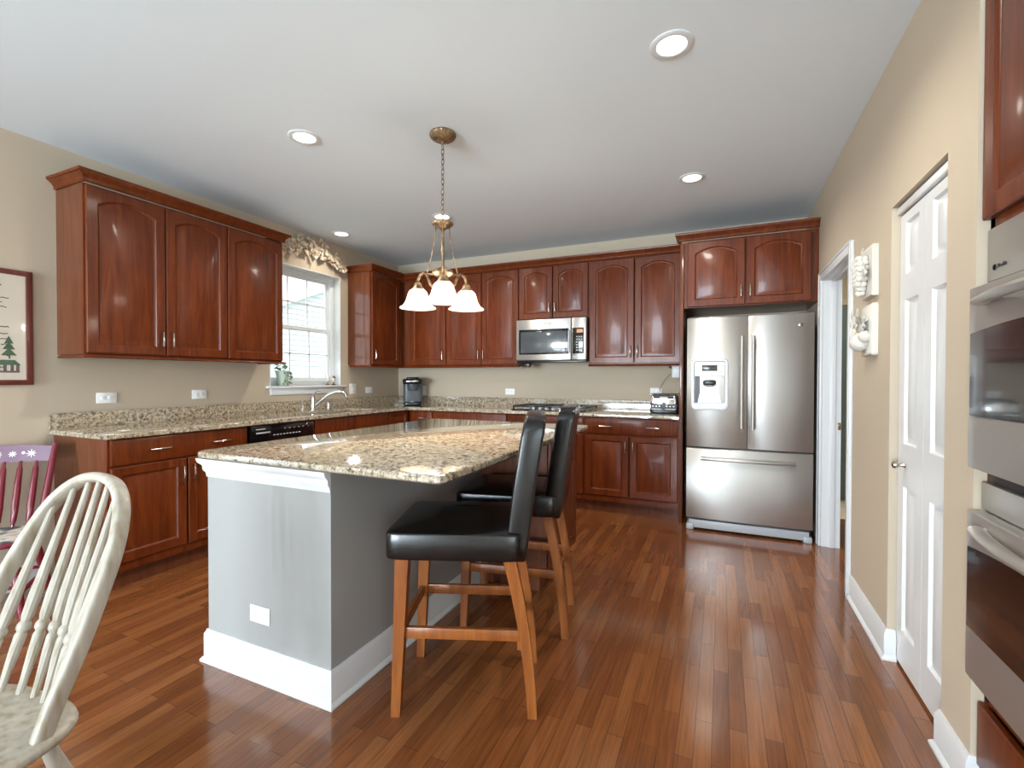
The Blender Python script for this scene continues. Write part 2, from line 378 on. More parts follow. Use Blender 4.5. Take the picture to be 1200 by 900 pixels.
# doorway casing (trim_1) with jamb
tr1 = sempty('trim_1', (W, 0, 0))
def casing(g, y0, y1, z1, x0, w=.065, t=.018):
    s = -1
    for a, b in ((y0 - w, y0), (y1, y1 + w)): g.box(x0 - t, x0, a, b, 0, z1 + w, .004)
    g.box(x0 - t - .006, x0 - t, y0 - w, y0 - w + .014, 0, z1 + w, .003); g.box(x0 - t - .006, x0 - t, y1 + w - .014, y1 + w, 0, z1 + w, .003)
    g.box(x0 - t, x0, y0, y1, z1, z1 + w, .004); g.box(x0 - t - .006, x0 - t, y0 - w, y1 + w, z1 + w - .014, z1 + w, .003)
    return g
casing(G(), DY0 + .015, DY1 - .015, 2.005, 0).build('casing', 'white', tr1)
G().cells([DY0, DY0 + .015, DY1 - .015, DY1], [0, 2.005, 2.02], lambda y, z: z > 2.005 or y < DY0 + .015 or y > DY1 - .015, 0, .12, 'yz').build('jamb', 'white', tr1)
g = G()
g.box(.05, .085, DY1 - .027, DY1 - .015, 0, 2.005, .002); g.box(.05, .085, DY0 + .015, DY0 + .027, 0, 2.005, .002); g.box(.05, .085, DY0 + .015, DY1 - .015, 1.993, 2.005, .002)
g.build('door_stop', 'white', tr1)
g = G(); g.box(.1, .118, DY1 - .017, DY1 - .0145, .885, .94, .001); g.build('strike_plate', 'bronze', tr1)
# a further door at the end of the hall
d3 = sempty('door_2', (4.86, .9, 0))
G().cells([-.05, 0, .33, .34], [0, 2.03, 2.09], lambda x, z: x < 0 or z > 2.03 or x > .33, -.03, -.001, 'xz').build('casing', 'stool_wood' if False else 'tile', d3)
G().box(.0, .33, -.02, -.001, .01, 2.03, .003).build('panel', mat('hall_door_paint', '5d6b66', 0.5), d3)

# bifold closet door
d1 = sempty('door_1', (W + .032, 0, 0))
def panel_leaf(y0, y1):
    g = G(); z0, z1 = .015, 1.985; t = .032; ys = [y1 - .0, y0 + .0]
    def ring(a, b, c, d, x): return [(x, a, c), (x, b, c), (x, b, d), (x, a, d)]
    sx = .065; rails = [(.17, .80), (.985, 1.61), (1.72, 1.945)]
    yv = [y0, y0 + sx, y1 - sx, y1]; zv = [z0]
    for a, b in rails: zv += [a, b]
    zv.append(z1)
    g.cells(yv, zv, lambda y, z: not (yv[1] < y < yv[2] and any(a < z < b for a, b in rails)), 0, t, 'yz')
    for a, b in rails:
        A, B = yv[1], yv[2]
        R4 = [ring(A + d, B - d, a + d, b - d, x) for d, x in ((0, 0), (.007, .012), (.018, .013), (.042, .002))]
        g.loft([R4[0], R4[1], R4[2], R4[3]], caps=False); vs = [g.b.verts.new(p) for p in R4[3]]; g.face(vs)
        vs = [g.b.verts.new(p) for p in ring(A, B, a, b, t)]; g.face(vs)
    return g
ym = (CY0 + CY1) / 2
panel_leaf(ym + .002, CY1 - .006).build('leaf', 'white', d1, weld=True); panel_leaf(CY0 + .006, ym - .002).build('leaf', 'white', d1, weld=True)
G().box(-.015, .03, CY0 + .004, CY1 - .004, 1.992, 2.025, .006).build('track', 'white', d1)
g = G(); g.lathe([(.004, 0), (.012, -.002), (.008, -.008), (.0065, -.02), (.012, -.028), (.016, -.036), (.014, -.044), (.006, -.048)], (0, -2.425, .895), 'x'); g.build('knob', 'nickel', d1)

# kitchen window
w1 = sempty('window_1', (0, 0, 0))
xw = -.155
g = G()
g.cells([WY0, WY0 + .05, WY1 - .05, WY1], [WZ0, WZ0 + .05, WZ1 - .05, WZ1], lambda y, z: not (WY0 + .05 < y < WY1 - .05 and WZ0 + .05 < z < WZ1 - .05), -.10, -.16, 'yz')
g.build('frame', 'vinyl', w1, smooth=False)
g = G(); g.cells([WY0, WY0 + .008, WY1 - .008, WY1], [WZ0, WZ1 - .008, WZ1], lambda y, z: z > WZ1 - .008 or y < WY0 + .008 or y > WY1 - .008, .001, -.1, 'yz'); g.build('jamb', 'white', w1, smooth=False)
zm = 1.775
for (a, b, xo) in ((WZ0 + .045, zm + .02, -.115), (zm - .02, WZ1 - .045, -.14)):
    y0, y1 = WY0 + .045, WY1 - .045; t = .036
    g = G(); g.cells([y0, y0 + t, y1 - t, y1], [a, a + t, b - t, b], lambda y, z: not (y0 + t < y < y1 - t and a + t < z < b - t), xo, xo - .022, 'yz')
    sash = g.build('sash', 'vinyl', w1, smooth=False)
    G().box(xo - .013, xo - .009, y0 + t, y1 - t, a + t, b - t).build('pane', 'glass', sash, smooth=False)
    g = G()
    for k in (1, 2):
        yy = y0 + t + (y1 - y0 - 2 * t) * k / 3; g.box(xo - .02, xo - .004, yy - .007, yy + .007, a + t, b - t)
    zz_ = (a + b) / 2; g.box(xo - .02, xo - .004, y0 + t, y1 - t, zz_ - .007, zz_ + .007); g.build('muntin', 'vinyl', sash, smooth=False)
G().box(-.112, .045, WY0 - .04, WY1 + .055, WZ0 - .022, WZ0, .006).build('sill', 'white', w1)
G().box(0.0, .016, WY0 - .0, WY1 + .01, WZ0 - .085, WZ0 - .022, .005).build('apron', 'white', w1)
# breakfast room windows behind the camera
w2 = sempty('window_2', (0, 0, 0))
g = G(); ys = [AY0, AY0 + .05] + [AY0 + .05 + (AY1 - AY0 - .1) * k / 3 + s for k in (1, 2) for s in (-.015, .015)] + [AY1 - .05, AY1]; zs = [AZ0, AZ0 + .05, 1.43, 1.46, AZ1 - .05, AZ1]
hole = lambda v, L: any(L[i] < v < L[i + 1] for i in range(1, len(L) - 1, 2))
g.cells(ys, zs, lambda y, z: not (hole(y, ys) and hole(z, zs)), -.08, -.14, 'yz'); g.build('frame', 'vinyl', w2, smooth=False)
g = G()
for sy in (1, -1):
    yc = (AY0 + AY1) / 2; hw = (AY1 - AY0) / 2
    poly = [(yc + sy * hw, AZ1 - .5)] + [(yc + sy * hw * math.cos(a), AZ1 - .5 + .5 * math.sin(a)) for a in [PI / 2 * i / 10 for i in range(1, 11)]] + [(yc + sy * hw, AZ1)]
    g.prism(poly, -.03, -.1, 'yz')
g.build('arch_spandrel', 'wall', w2, smooth=False)
G().box(-.12, -.115, AY0, AY1, AZ0, AZ1).build('pane', 'glass', w2, smooth=False)
w3 = sempty('window_3', (0, YR, 0))
g = G(); xs = [PX0, PX0 + .06] + [PX0 + .06 + (PX1 - PX0 - .12) * k / 3 + s for k in (1, 2) for s in (-.05, .05)] + [PX1 - .06, PX1]; zs = [.05, .15, PZ1 - .08, PZ1]
g.cells(xs, zs, lambda x, z: not (hole(x, xs) and hole(z, zs)), -.06, -.12, 'xz'); g.build('frame', 'vinyl', w3, smooth=False)
G().box(PX0, PX1, -.1, -.095, .05, PZ1).build('pane', 'glass', w3, smooth=False)

w4 = sempty('window_added', (XE, 0, 0))  # unseen window added for the side fill to come through
g = G(); ys = [EY0, EY0 + .06] + [EY0 + .06 + (EY1 - EY0 - .12) * k / 3 + q for k in (1, 2) for q in (-.04, .04)] + [EY1 - .06, EY1]; zs = [EZ0, EZ0 + .06, EZ1 - .06, EZ1]
g.cells(ys, zs, lambda y, z: not (hole(y, ys) and hole(z, zs)), .04, .1, 'yz'); g.build('frame', 'vinyl', w4, smooth=False)
G().box(.06, .065, EY0, EY1, EZ0, EZ1).build('pane', 'glass', w4, smooth=False)

# outside the kitchen window
G_ = struct(G().box(-40, 40, -40, 40, -.6, -.5).build('ground', 'lawn', smooth=False))
nh = thing('house', 'white sided neighbouring house with a sloping gable seen through the kitchen window', 'house', (-6, 4.0, -.5))
g = G(); poly = []; zt = 8.0; n = int(zt / .13); prof = []
for i in range(n): prof += [(0.012, i * .13), (0.0, (i + 1) * .13)]
yl, yr, ya_ = -9.0, 13.0, 7.5
def ztop(y): return (3.26 + .5) + .43 * (y + 4.0 - 3.58) if y < ya_ else (3.26 + .5) + .43 * (ya_ + 4.0 - 3.58) - .43 * (y - ya_)
for i in range(n):
    z0, z1 = i * .13, (i + 1) * .13
    ok = [y for y in [yl + k * .1 for k in range(221)] if ztop(y) > z0 + .02]
    if not ok: continue
    a, b = ok[0], ok[-1]
    g.loft([[(0.03, a, z0), (0.0, a, z1), (-.1, a, z1), (-.1, a, z0)], [(0.03, b, z0), (0.0, b, z1), (-.1, b, z1), (-.1, b, z0)]])
g.build('siding', 'siding', nh, smooth=False)
g = G(); g.loft([[(x, yl - .3, ztop(yl - .3) + dz), (x, ya_, ztop(ya_) + dz), (x, yr + .3, ztop(yr + .3) + dz), (x, yr + .3, ztop(yr + .3) + dz + .18), (x, ya_, ztop(ya_) + dz + .2), (x, yl - .3, ztop(yl - .3) + dz + .18)] for x, dz in ((.3, -.02), (-7, -.02))])
g.build('roof', 'roof', nh, smooth=False)

# ------------------------------------------------------------------ cabinet parts (local: wall at y=0, front faces -y)
def door_mesh(x0, x1, z0, z1, yf, arch=False, t=.02, s=.057):
    g = G(); n = 11; rise = min(.05, (x1 - x0) * .12) if arch else 0
    def contour(d, y):
        X0, X1, Z0 = x0 + s + d, x1 - s - d, z0 + s + d; pk = z1 - s * .85 - d; sp = pk - rise
        arc = []
        for i in range(n):
            f = 1 - 2 * i / (n - 1); x = (X0 + X1) / 2 + f * (X1 - X0) / 2; arc.append((x, y, sp + rise * (1 - f * f)))
        return [(X0, y, Z0), (X1, y, Z0)] + arc
    def outer(d, y):
        c = contour(0, y); o = [(x0 + d, y, z0 + d), (x1 - d, y, z0 + d)]
        for i in range(n):
            x = c[2 + i][0]
            if i == 0: x = x1 - d
            if i == n - 1: x = x0 + d
            o.append((x, y, z1 - d))
        return o
    rings = [outer(0, yf + t), outer(0, yf + .004), outer(.004, yf), contour(0, yf), contour(.003, yf + .005), contour(.010, yf + .010), contour(.015, yf + .010), contour(.042, yf + .0005)]
    g.loft(rings); return g
def slab_mesh(x0, x1, z0, z1, yf, t=.02):
    g = G(); rr = lambda d, y: [(x0 + d, y, z0 + d), (x1 - d, y, z0 + d), (x1 - d, y, z1 - d), (x0 + d, y, z1 - d)]
    g.loft([rr(0, yf + t), rr(0, yf + .006), rr(.004, yf + .003), rr(.012, yf)]); return g
def pull_mesh(x, z, yf, vert=True, L=.105):
    g = G(); h = L / 2
    def P(a, o): return (x, yf - o, z + a) if vert else (x + a, yf - o, z)
    g.tube([P(-h, 0), P(-h, .02), P(-h * .9, .027), P(-h * .3, .03), P(0, .031), P(h * .3, .03), P(h * .9, .027), P(h, .02), P(h, 0)], [.0055, .005, .005, .0055, .006, .0055, .005, .005, .0055], 8)
    for a in (-.006, .006):
        g.tube([P(a - .002, .031), P(a + .002, .031)], .0085, 10)
    return g
def add_door(cab, x0, x1, z0, z1, yf, arch=False, handle=None, low=True, mat_='cherry', hz=None):
    d = door_mesh(x0, x1, z0, z1, yf, arch).build('door', mat_, cab)
    if handle:
        hx = x0 + .028 if handle == 'l' else x1 - .028
        if hz is None: hz = (z0 + .11) if low else (z1 - .1)
        pull_mesh(hx, hz, yf).build('handle', 'nickel', d)
    return d
def add_drawer(cab, x0, x1, z0, z1, yf, pulls=(), name='drawer'):
    d = slab_mesh(x0, x1, z0, z1, yf).build(name, 'cherry', cab)
    for p in pulls: pull_mesh(p, (z0 + z1) / 2, yf, False, .115).build('handle', 'nickel', d)
    return d
ZU0, ZU1, UD = 1.41, 2.445, .318
def wall_cab(label, loc, rz, w, doors, z0=ZU0, z1=ZU1, depth=UD, group=None, x_in=0.0, mat_side='cherry_side'):
    cab = thing('wall_cabinet', label, 'cabinet', loc, rz, group)
    g = G(); g.box(x_in, w, -depth + .02, -.001, z0 - .0, z1)
    g.build('carcass', mat_side, cab, smooth=False)
    g = G(); fx = [x_in, x_in + .03, w - .03, w]; g.cells(fx, [z0, z0 + .03, z1 - .03, z1], lambda x, z: not (fx[1] < x < fx[2] and z0 + .03 < z < z1 - .03), -depth + .02, -depth, 'xz')
    g.build('face_frame', 'cherry', cab, smooth=False)
    for (a, b, h) in doors: add_door(cab, a, b, z0 + .008, z1 - .012, -depth - .0205, True, h)
    return cab
L90 = R(90)
YL0, YL1 = -3.425, -2.03
wall_cab('two-door cherry wall cabinet nearest the framed sampler on the left wall', (0, YL0, 0), L90, .892, [(.006, .446, 'r'), (.453, .888, 'l')])
wall_cab('single-door cherry wall cabinet hanging directly left of the window', (0, YL0 + .892, 0), L90, .503, [(.004, .498, None)])
YR0 = -.900
wall_cab('narrow single-door cherry wall cabinet right of the window, beside the room corner', (0, YR0, 0), L90, .9 - .345, [(.012, .49, 'l')])
UB = 'cherry wall cabinet on the back wall '
wall_cab('single-door cherry corner wall cabinet above the coffee maker', (0, 0, 0), 0, .935, [(.425, .927, 'r')], x_in=.0)
wall_cab('pair-door cherry wall cabinet immediately left of the microwave', (.935, 0, 0), 0, .915, [(.007, .459, 'r'), (.466, .905, 'l')])
wall_cab('short two-door cherry wall cabinet directly over the microwave', (1.85, 0, 0), 0, .765, [(.007, .378, 'r'), (.386, .757, 'l')], z0=1.885)
wall_cab('pair-door cherry wall cabinet between the microwave and fridge, above the toaster', (2.615, 0, 0), 0, .885, [(.01, .445, 'r'), (.455, .88, 'l')])
# fridge enclosure
fcab = wall_cab('deep two-door cherry cabinet over the refrigerator', (3.535, 0, 0), 0, W - 3.535 - .002, [(.03, .475, 'r'), (.487, .945, 'l')], z0=1.878, z1=2.45, depth=.60)
tag(G().box(3.502, 3.533, -.625, -.001, 0, 2.445, .002).build('side_panel', 'cherry_side'), 'tall cherry end panel standing against the left side of the refrigerator', 'panel')
# crown mouldings
def crown(label, path, z0=2.447, out=.048):
    k = out / .05; pr = [(a * k, z0 + b) for a, b in ((0, 0), (.010, 0), (.014, .006), (.010, .012), (.012, .018), (.022, .034), (.036, .045), (.039, .050), (.047, .051), (.05, .058), (.05, .068), (0, .068))]
    return tag(G().sweep(path, pr).build('crown_molding', 'cherry'), label, 'molding')
fx_ = UD + .021
crown('cherry crown molding along the top of the cabinets left of the window', [(0.001, YL0), (fx_, YL0), (fx_, YL1), (0.001, YL1)])
crown('cherry crown molding wrapping from the corner cabinet along the back wall cabinets', [(0.001, YR0), (fx_, YR0), (fx_, -fx_), (3.50, -fx_)], z0=2.44)
crown('cherry crown molding on top of the cabinet over the refrigerator', [(3.502, -fx_ - .055), (3.502, -.621), (W - .001, -.621)], z0=2.452, out=.04)
def rail(label, path):
    return tag(G().sweep(path, [(-.03, 1.388), (.012, 1.388), (.018, 1.394), (.012, 1.402), (0, 1.4095), (-.03, 1.4095)]).build('light_rail', 'cherry'), label, 'molding')
rail('cherry light rail under the cabinets left of the window', [(0.04, YL0), (fx_ - .01, YL0), (fx_ - .01, YL1), (0.04, YL1)])
rail('cherry light rail under the corner cabinets, ending at the microwave', [(0.04, YR0), (fx_ - .01, YR0), (fx_ - .01, -fx_ + .01), (1.85, -fx_ + .01)])
rail('cherry light rail under the cabinet above the toaster', [(2.615, -fx_ + .01), (3.50, -fx_ + .01)])

# base cabinets
ZT, ZB = .941, .911; BD = .60
def base_cab(label, loc, rz, w, top=ZB - .001, x_in=0, end=False, fin=True):
    cab = thing('base_cabinet', label, 'cabinet', loc, rz)
    g = G(); g.box(x_in, w, -BD + .02, -.001, .115, top); g.box(x_in, w, -BD + .075, -.001, 0, .115); g.build('carcass', 'cherry_side', cab, smooth=False)
    g = G(); zs = [.115, .165, .735, .75, top - .012, ZB - .001] if top > .8 else [.115, .165, .735, .75, .898, ZB - .001]; fx = [x_in, x_in + .03, w - .03, w]
    g.cells(fx, zs, lambda x, z: not (fx[1] < x < fx[2] and (zs[1] < z < zs[2] or zs[3] < z < zs[4])), -BD + .02, -BD, 'xz'); g.build('face_frame', 'cherry', cab, smooth=False)
    return cab
YF = -BD - .0205
YC0 = -3.47
c = base_cab('cherry base cabinet with a wide two-pull drawer at the end of the left counter', (0, -3.447, 0), L90, .875)
add_drawer(c, .012, .865, .748, .9, YF, (.27, .66)); add_door(c, .01, .432, .168, .737, YF, False, 'r', False); add_door(c, .442, .866, .168, .737, YF, False, 'l', False)
c = base_cab('cherry sink base cabinet with two false drawer fronts below the window', (0, -1.955, 0), L90, 1.0, top=.69)
add_drawer(c, .012, .495, .748, .9, YF, (), 'false_front'); add_drawer(c, .503, .985, .748, .9, YF, (), 'false_front'); add_door(c, .012, .495, .168, .737, YF, False, 'r', False); add_door(c, .503, .985, .168, .737, YF, False, 'l', False)
c = base_cab('cherry corner base cabinet between the sink and the coffee maker', (0, -.953, 0), L90, .953 - .001)
door_mesh(.01, .32, .70, .9, YF, False, .02, .045).build('drawer', 'cherry', c); add_door(c, .01, .32, .168, .69, YF, False, 'l', False)
c = base_cab('narrow cherry drawer cabinet next to the corner under the coffee maker', (.623, 0, 0), 0, .309)
add_drawer(c, .02, .302, .748, .9, YF, (.2,)); add_door(c, .02, .302, .168, .737, YF, False, 'r', False)
c = base_cab('cherry base cabinet left of the cooktop behind the island', (.934, 0, 0), 0, .906)
add_drawer(c, .008, .9, .748, .9, YF, ()); add_door(c, .008, .45, .168, .737, YF, False, 'r', False); add_door(c, .458, .9, .168, .737, YF, False, 'l', False)
c = base_cab('cherry base cabinet under the gas cooktop', (1.842, 0, 0), 0, .805)
add_drawer(c, .01, .795, .748, .9, YF, (), 'false_front'); add_door(c, .01, .399, .168, .737, YF, False, 'r', False); add_door(c, .406, .795, .168, .737, YF, False, 'l', False)
c = base_cab('cherry base cabinet with a wide two-pull drawer beside the refrigerator', (2.649, 0, 0), 0, .851)
add_drawer(c, .012, .842, .748, .9, YF, (.205, .63)); add_door(c, .012, .417, .172, .737, YF, False, 'r', False); add_door(c, .431, .842, .172, .737, YF, False, 'l', False)

# L-shaped countertop with sink cut-out
CF = .645; SX0, SX1, SY0, SY1 = .14, .53, -1.83, -1.07
top = thing('countertop', 'speckled granite L-shaped countertop running along both walls', 'countertop', (0, 0, 0))
xs = [.001, SX0, SX1, CF, 3.50]; ys = [YC0, SY0, SY1, -CF, -.001]
G().cells(xs, ys, lambda x, y: (x < CF or y > -CF) and not (SX0 < x < SX1 and SY0 < y < SY1), ZB, ZT, 'xy', .008).build('worktop', 'granite', top)
G().cells([.001, .021, 3.50], [YC0, -.021, -.001], lambda x, y: x < .021 or y > -.021, ZT + .0002, ZT + .1, 'xy', .003).build('backsplash', 'granite', top)
sk = thing('sink', 'stainless undermount double sink set in the counter below the window', 'sink', ((SX0 + SX1) / 2, (SY0 + SY1) / 2, ZB))
for y0, y1 in ((-.39, -.015), (.015, .39)):
    g = G(); rr = lambda d, z: [(-.205 + d, y0 + d, z), (.205 - d, y0 + d, z), (.205 - d, y1 - d, z), (-.205 + d, y1 - d, z)]
    g.loft([rr(-.0, -.001), rr(.004, -.002), rr(.006, -.17), rr(.03, -.19)], caps=False); g.face([g.b.verts.new(p) for p in rr(.03, -.19)])
    bw = g.build('bowl', 'steel', sk, weld=True); G().lathe([(.03, -.188), (.042, -.187), (.042, -.1895), (.03, -.1895)], (0, (y0 + y1) / 2, 0)).build('drain', 'chrome', bw)

# dishwasher
dw = thing('dishwasher', 'black dishwasher under the left counter beside the sink', 'dishwasher', (0, -2.568, 0), L90)
G().box(.006, .602, -.57, -.03, .11, ZB - .004).build('tub', 'black', dw, smooth=False)
G().box(.008, .6, -.615, -.57, .12, .755, .006).build('door', 'black_gloss', dw)
cp = G().box(.008, .6, -.628, -.57, .765, .903, .012).build('control_panel', 'black_gloss', dw)
g = G(); g.lathe([(.0, -.0283), (.019, -.0283), (.022, -.025), (.022, -.012)], (.535, -.612, .875), 'y', 20); g.build('badge', 'chrome', cp)
g = G()
for i in range(9): g.box(.2 + i * .03, .218 + i * .03, -.6292, -.628, .815, .822)
for i in range(5): g.box(.3 + i * .045, .315 + i * .045, -.6292, -.628, .86, .864)
g.box(.05, .13, -.6292, -.628, .87, .876); g.build('control_marks', 'light_mark', cp, smooth=False)
G().box(.05, .17, -.635, -.626, .838, .85, .004).build('door_latch', 'grey', cp)
G().box(.01, .598, -.56, -.545, .005, .11).build('toe_kick', 'black', dw, smooth=False)

# faucet
fa = thing('faucet', 'chrome single-lever kitchen faucet arching over the sink', 'faucet', (.085, -1.47, ZT))
G().lathe([(.032, 0), (.032, .006), (.024, .012), (.022, .1), (.018, .14), (.0, .145)], (0, 0, 0)).build('body', 'chrome', fa)
G().tube([(0.01, .01, .05), (.05, .05, .10), (.10, .10, .155), (.15, .15, .185), (.19, .19, .185), (.215, .215, .165), (.222, .222, .135)], [.013, .013, .0135, .0145, .0155, .0165, .0165], 12).build('spout', 'chrome', fa)
G().tube([(0, 0, .135), (.0, .005, .16), (.01, .03, .19), (.03, .07, .20)], [.012, .008, .006, .007], 10).build('lever', 'chrome', fa)
so = thing('soap_dispenser', 'small chrome soap pump on the counter right of the faucet', 'dispenser', (.085, -1.27, ZT))
G().lathe([(.02, 0), (.02, .008), (.012, .012), (.01, .06), (.006, .065), (.006, .08)], (0, 0, 0), seg=16).build('body', 'chrome', so); G().tube([(0, 0, .078), (.02, 0, .085), (.06, 0, .08)], .006, 8).build('nozzle', 'chrome', so)

# ------------------------------------------------------------------ island
isl = thing('island', 'grey painted kitchen island with white baseboard and cherry cabinets', 'island', (0, 0, 0))
IX0, IX1, IY0 = 1.745, 2.475, -3.602
g = G(); g.box(IX0, IX1, IY0, IY0 + .12, 0, ZB - .001); g.box(IX1 - .12, IX1, IY0 + .12, -2.36, 0, ZB - .001); g.build('knee_wall', 'wall_grey', isl, smooth=False)
G().sweep([(IX0, IY0 + .12), (IX0, IY0), (IX1, IY0), (IX1, -2.36)], base_prof(.14)).build('baseboard', 'white', isl)
zc0 = ZB - .085
G().sweep([(IX0, IY0 + .12), (IX0, IY0), (IX1, IY0)], [(0, zc0), (.004, zc0), (.006, zc0 + .018), (.014, zc0 + .03), (.016, zc0 + .05), (.03, zc0 + .066), (.034, zc0 + .083), (0, zc0 + .083)]).build('crown_trim', 'white', isl)
G().box(IX0 + .02, IX1 - .121, IY0 + .121, -1.80, .115, ZB - .001).build('sink_side_carcass', 'cherry_side', isl, smooth=False)
for k in range(3):
    y0 = IY0 + .16 + k * .55
    d = door_mesh(0, .5, .17, .88, 0, False); bmesh.ops.transform(d.b, matrix=Matrix.Translation((IX0 - .0, y0 + .5, 0)) @ Matrix.Rotation(R(-90), 4, 'Z'), verts=d.b.verts); d.build('door', 'cherry', isl)
g = G(); g.box(IX0 + .1, IX1 - .121, IY0 + .121, -1.82, 0, .115); g.build('toe_kick', 'cherry_side', isl, smooth=False)
ic = thing('island_cabinet', 'cherry cabinet at the far end of the island, its door facing the fridge', 'cabinet', (IX1, -2.36, 0), L90)
g = G(); g.box(.002, .57, -.43, .118, .115, ZB - .001); g.box(.002, .55, -.385, .118, 0, .115); g.build('carcass', 'cherry_side', ic, smooth=False)
add_door(ic, .02, .55, .135, .885, -.4505, False)
# island top
tp = G(); r_c = .03; X0, X1, Y0, Y1 = 1.705, 2.997, -3.635, -1.745
def rrect(X0, X1, Y0, Y1, r, n=6):
    o = []
    for cx, cy, a0 in ((X1 - r, Y0 + r, -90), (X1 - r, Y1 - r, 0), (X0 + r, Y1 - r, 90), (X0 + r, Y0 + r, 180)):
        for i in range(n + 1): a = R(a0 + 90 * i / n); o.append((cx + r * math.cos(a), cy + r * math.sin(a)))
    return o
rings = []
for d, z in ((.006, ZB), (.0, ZB + .006), (.0, ZT - .009), (.003, ZT - .003), (.009, ZT)): rings.append([(x, y, z) for x, y in rrect(X0 + d, X1 - d, Y0 + d, Y1 - d, r_c)])
tp.loft(rings); tag(tp.build('island_countertop', 'granite'), 'large speckled granite top on the kitchen island', 'countertop')

# ------------------------------------------------------------------ wall outlets
def outlet(label, loc, rz, horiz=True, kind='outlet'):
    o = thing('wall_outlet' if kind == 'outlet' else 'light_switch', label, 'outlet' if kind == 'outlet' else 'switch', loc, rz)
    a, b = (.0585, .036) if horiz else (.036, .0585)
    G().box(-a, a, -.006, 0, -b, b, .003).build('plate', 'plate', o)
    if kind == 'outlet':
        for s in (-1, 1):
            px, pz = (s * .02, 0) if horiz else (0, s * .02)
            g = G(); g.lathe([(.0155, -.0055), (.0155, -.0075), (.013, -.0085)], (px, 0, pz), 'y', 18); f = g.build('receptacle', 'plate', o)
            g = G()
            for q in (-.005, .005):
                if horiz: g.box(px - .004, px + .004, -.0088, -.0082, pz + q - .001, pz + q + .001)
                else: g.box(px + q - .001, px + q + .001, -.0088, -.0082, pz - .004, pz + .004)
            g.build('slots', 'slot', f, smooth=False)
    else:
        for q in (-.02, .02) if a > .05 else (0,): G().box(q - .005, q + .005, -.016, -.005, -.01, .012, .002).build('toggle', 'plate', o)
    return o
outlet('white double outlet on the left wall nearest the framed sampler', (0, -3.168, 1.128), L90)
outlet('white double outlet on the left wall under the second cabinet door', (0, -2.545, 1.133), L90)
o = outlet('square white switch plate on the wall just right of the window', (0, -.828, 1.145), L90, False, 'switch'); o.scale = (1.5, 1, 1)
outlet('white double outlet on the left wall between switch plate and corner', (0, -.56, 1.124), L90)
outlet('white outlet half hidden behind the coffee maker', (.40, 0, 1.112), 0, False)
outlet('white double outlet on the back wall left of the cooktop', (1.596, 0, 1.112), 0)
outlet('white double outlet behind the toaster', (3.23, 0, 1.135), 0)
outlet('white double outlet low on the grey end of the island', (2.082, IY0, .273), 0)

# ------------------------------------------------------------------ refrigerator
fr = thing('refrigerator', 'stainless steel french door refrigerator with water dispenser', 'refrigerator', (3.574, 0, 0))
FW = .908; FY = -.70
G().box(.004, FW - .004, FY, -.05, .03, 1.76, .006).build('cabinet', 'dark_grey', fr)
def bow(x0, x1, z0, z1, yb, d=.012, t=.07):
    g = G(); n = 10; rings = []
    for i in range(n + 1):
        f = i / n; x = x0 + (x1 - x0) * f; e = 1 - abs(2 * f - 1) ** 6
        y = yb - t - d * (1 - (2 * f - 1) ** 2) + (1 - e) * .008
        rings.append([(x, yb, z0), (x, y + .006, z0), (x, y, z0 + .006), (x, y, z1 - .006), (x, y + .006, z1), (x, yb, z1)])
    g.loft(rings); return g
dl = bow(.0, .453, .702, 1.771, FY).build('door', 'steel', fr, ang=50)
dr = bow(.457, FW, .702, 1.771, FY).build('door', 'steel', fr, ang=50)
fz = bow(.0, FW, .105, .69, FY).build('freezer_drawer', 'steel', fr, ang=50)
def vbar(x, z0, z1, par):
    y = FY - .075
    G().tube([(x, y, z0 + .03), (x, y - .045, z0 + .03)], .012, 10).tube([(x, y, z1 - .03), (x, y - .045, z1 - .03)], .012, 10).tube([(x, y - .048, z0), (x, y - .05, z0 + .1), (x, y - .053, (z0 + z1) / 2), (x, y - .05, z1 - .1), (x, y - .048, z1)], .0135, 14).build('handle', 'steel', par)
vbar(.412, .868, 1.605, dl); vbar(.492, .868, 1.605, dr)
y = FY - .078
G().tube([(.13, y + .01, .612), (.13, y - .03, .612)], .013, 10).tube([(.77, y + .01, .612), (.77, y - .03, .612)], .013, 10).tube([(.115 + .67 * i / 12, y - .034 - .022 * (1 - (i / 6 - 1) ** 2), .612) for i in range(13)], .015, 14).build('handle', 'steel', fz)
# dispenser: silver surround, control panel, recess
X0, X1, Z0, Z1 = .032, .318, 1.005, 1.435; yd = FY - .082
g = G(); xs = [X0 + .03, X0 + .035, X1 - .035, X1 - .03]
def rr2(x0, x1, z0, z1, y, r): return [(a, y, b) for a, b in rrect(x0, x1, z0, z1, r, 5)]
g.loft([rr2(X0, X1, Z0, Z1, yd + .014, .04), rr2(X0 + .004, X1 - .004, Z0 + .004, Z1 - .004, yd - .006, .038), rr2(X0 + .02, X1 - .02, Z0 + .035, Z1 - .02, yd - .01, .02), rr2(X0 + .03, X1 - .03, Z0 + .06, Z1 - .03, yd - .006, .012), rr2(X0 + .034, X1 - .034, Z0 + .064, Z1 - .034, yd + .012, .01)], caps=False)
ds = g.build('dispenser', 'silver', dl, ang=60)
g = G(); g.box(X0 + .03, X1 - .03, yd - .006, yd + .012, 1.287, Z1 - .03, .003); cp = g.build('dispenser_panel', 'plate', dl)
G().box(X0 + .085, X1 - .085, yd - .0075, yd - .004, 1.33, 1.378, .001).build('display', 'display', cp)
g = G()
for i in range(3):
    for xx in (X0 + .05, X1 - .06): g.box(xx, xx + .012, yd - .007, yd - .005, 1.32 + i * .026, 1.324 + i * .026)
g.build('button_marks', 'grey', cp, smooth=False)
g = G(); a, b = X0 + .034, X1 - .034
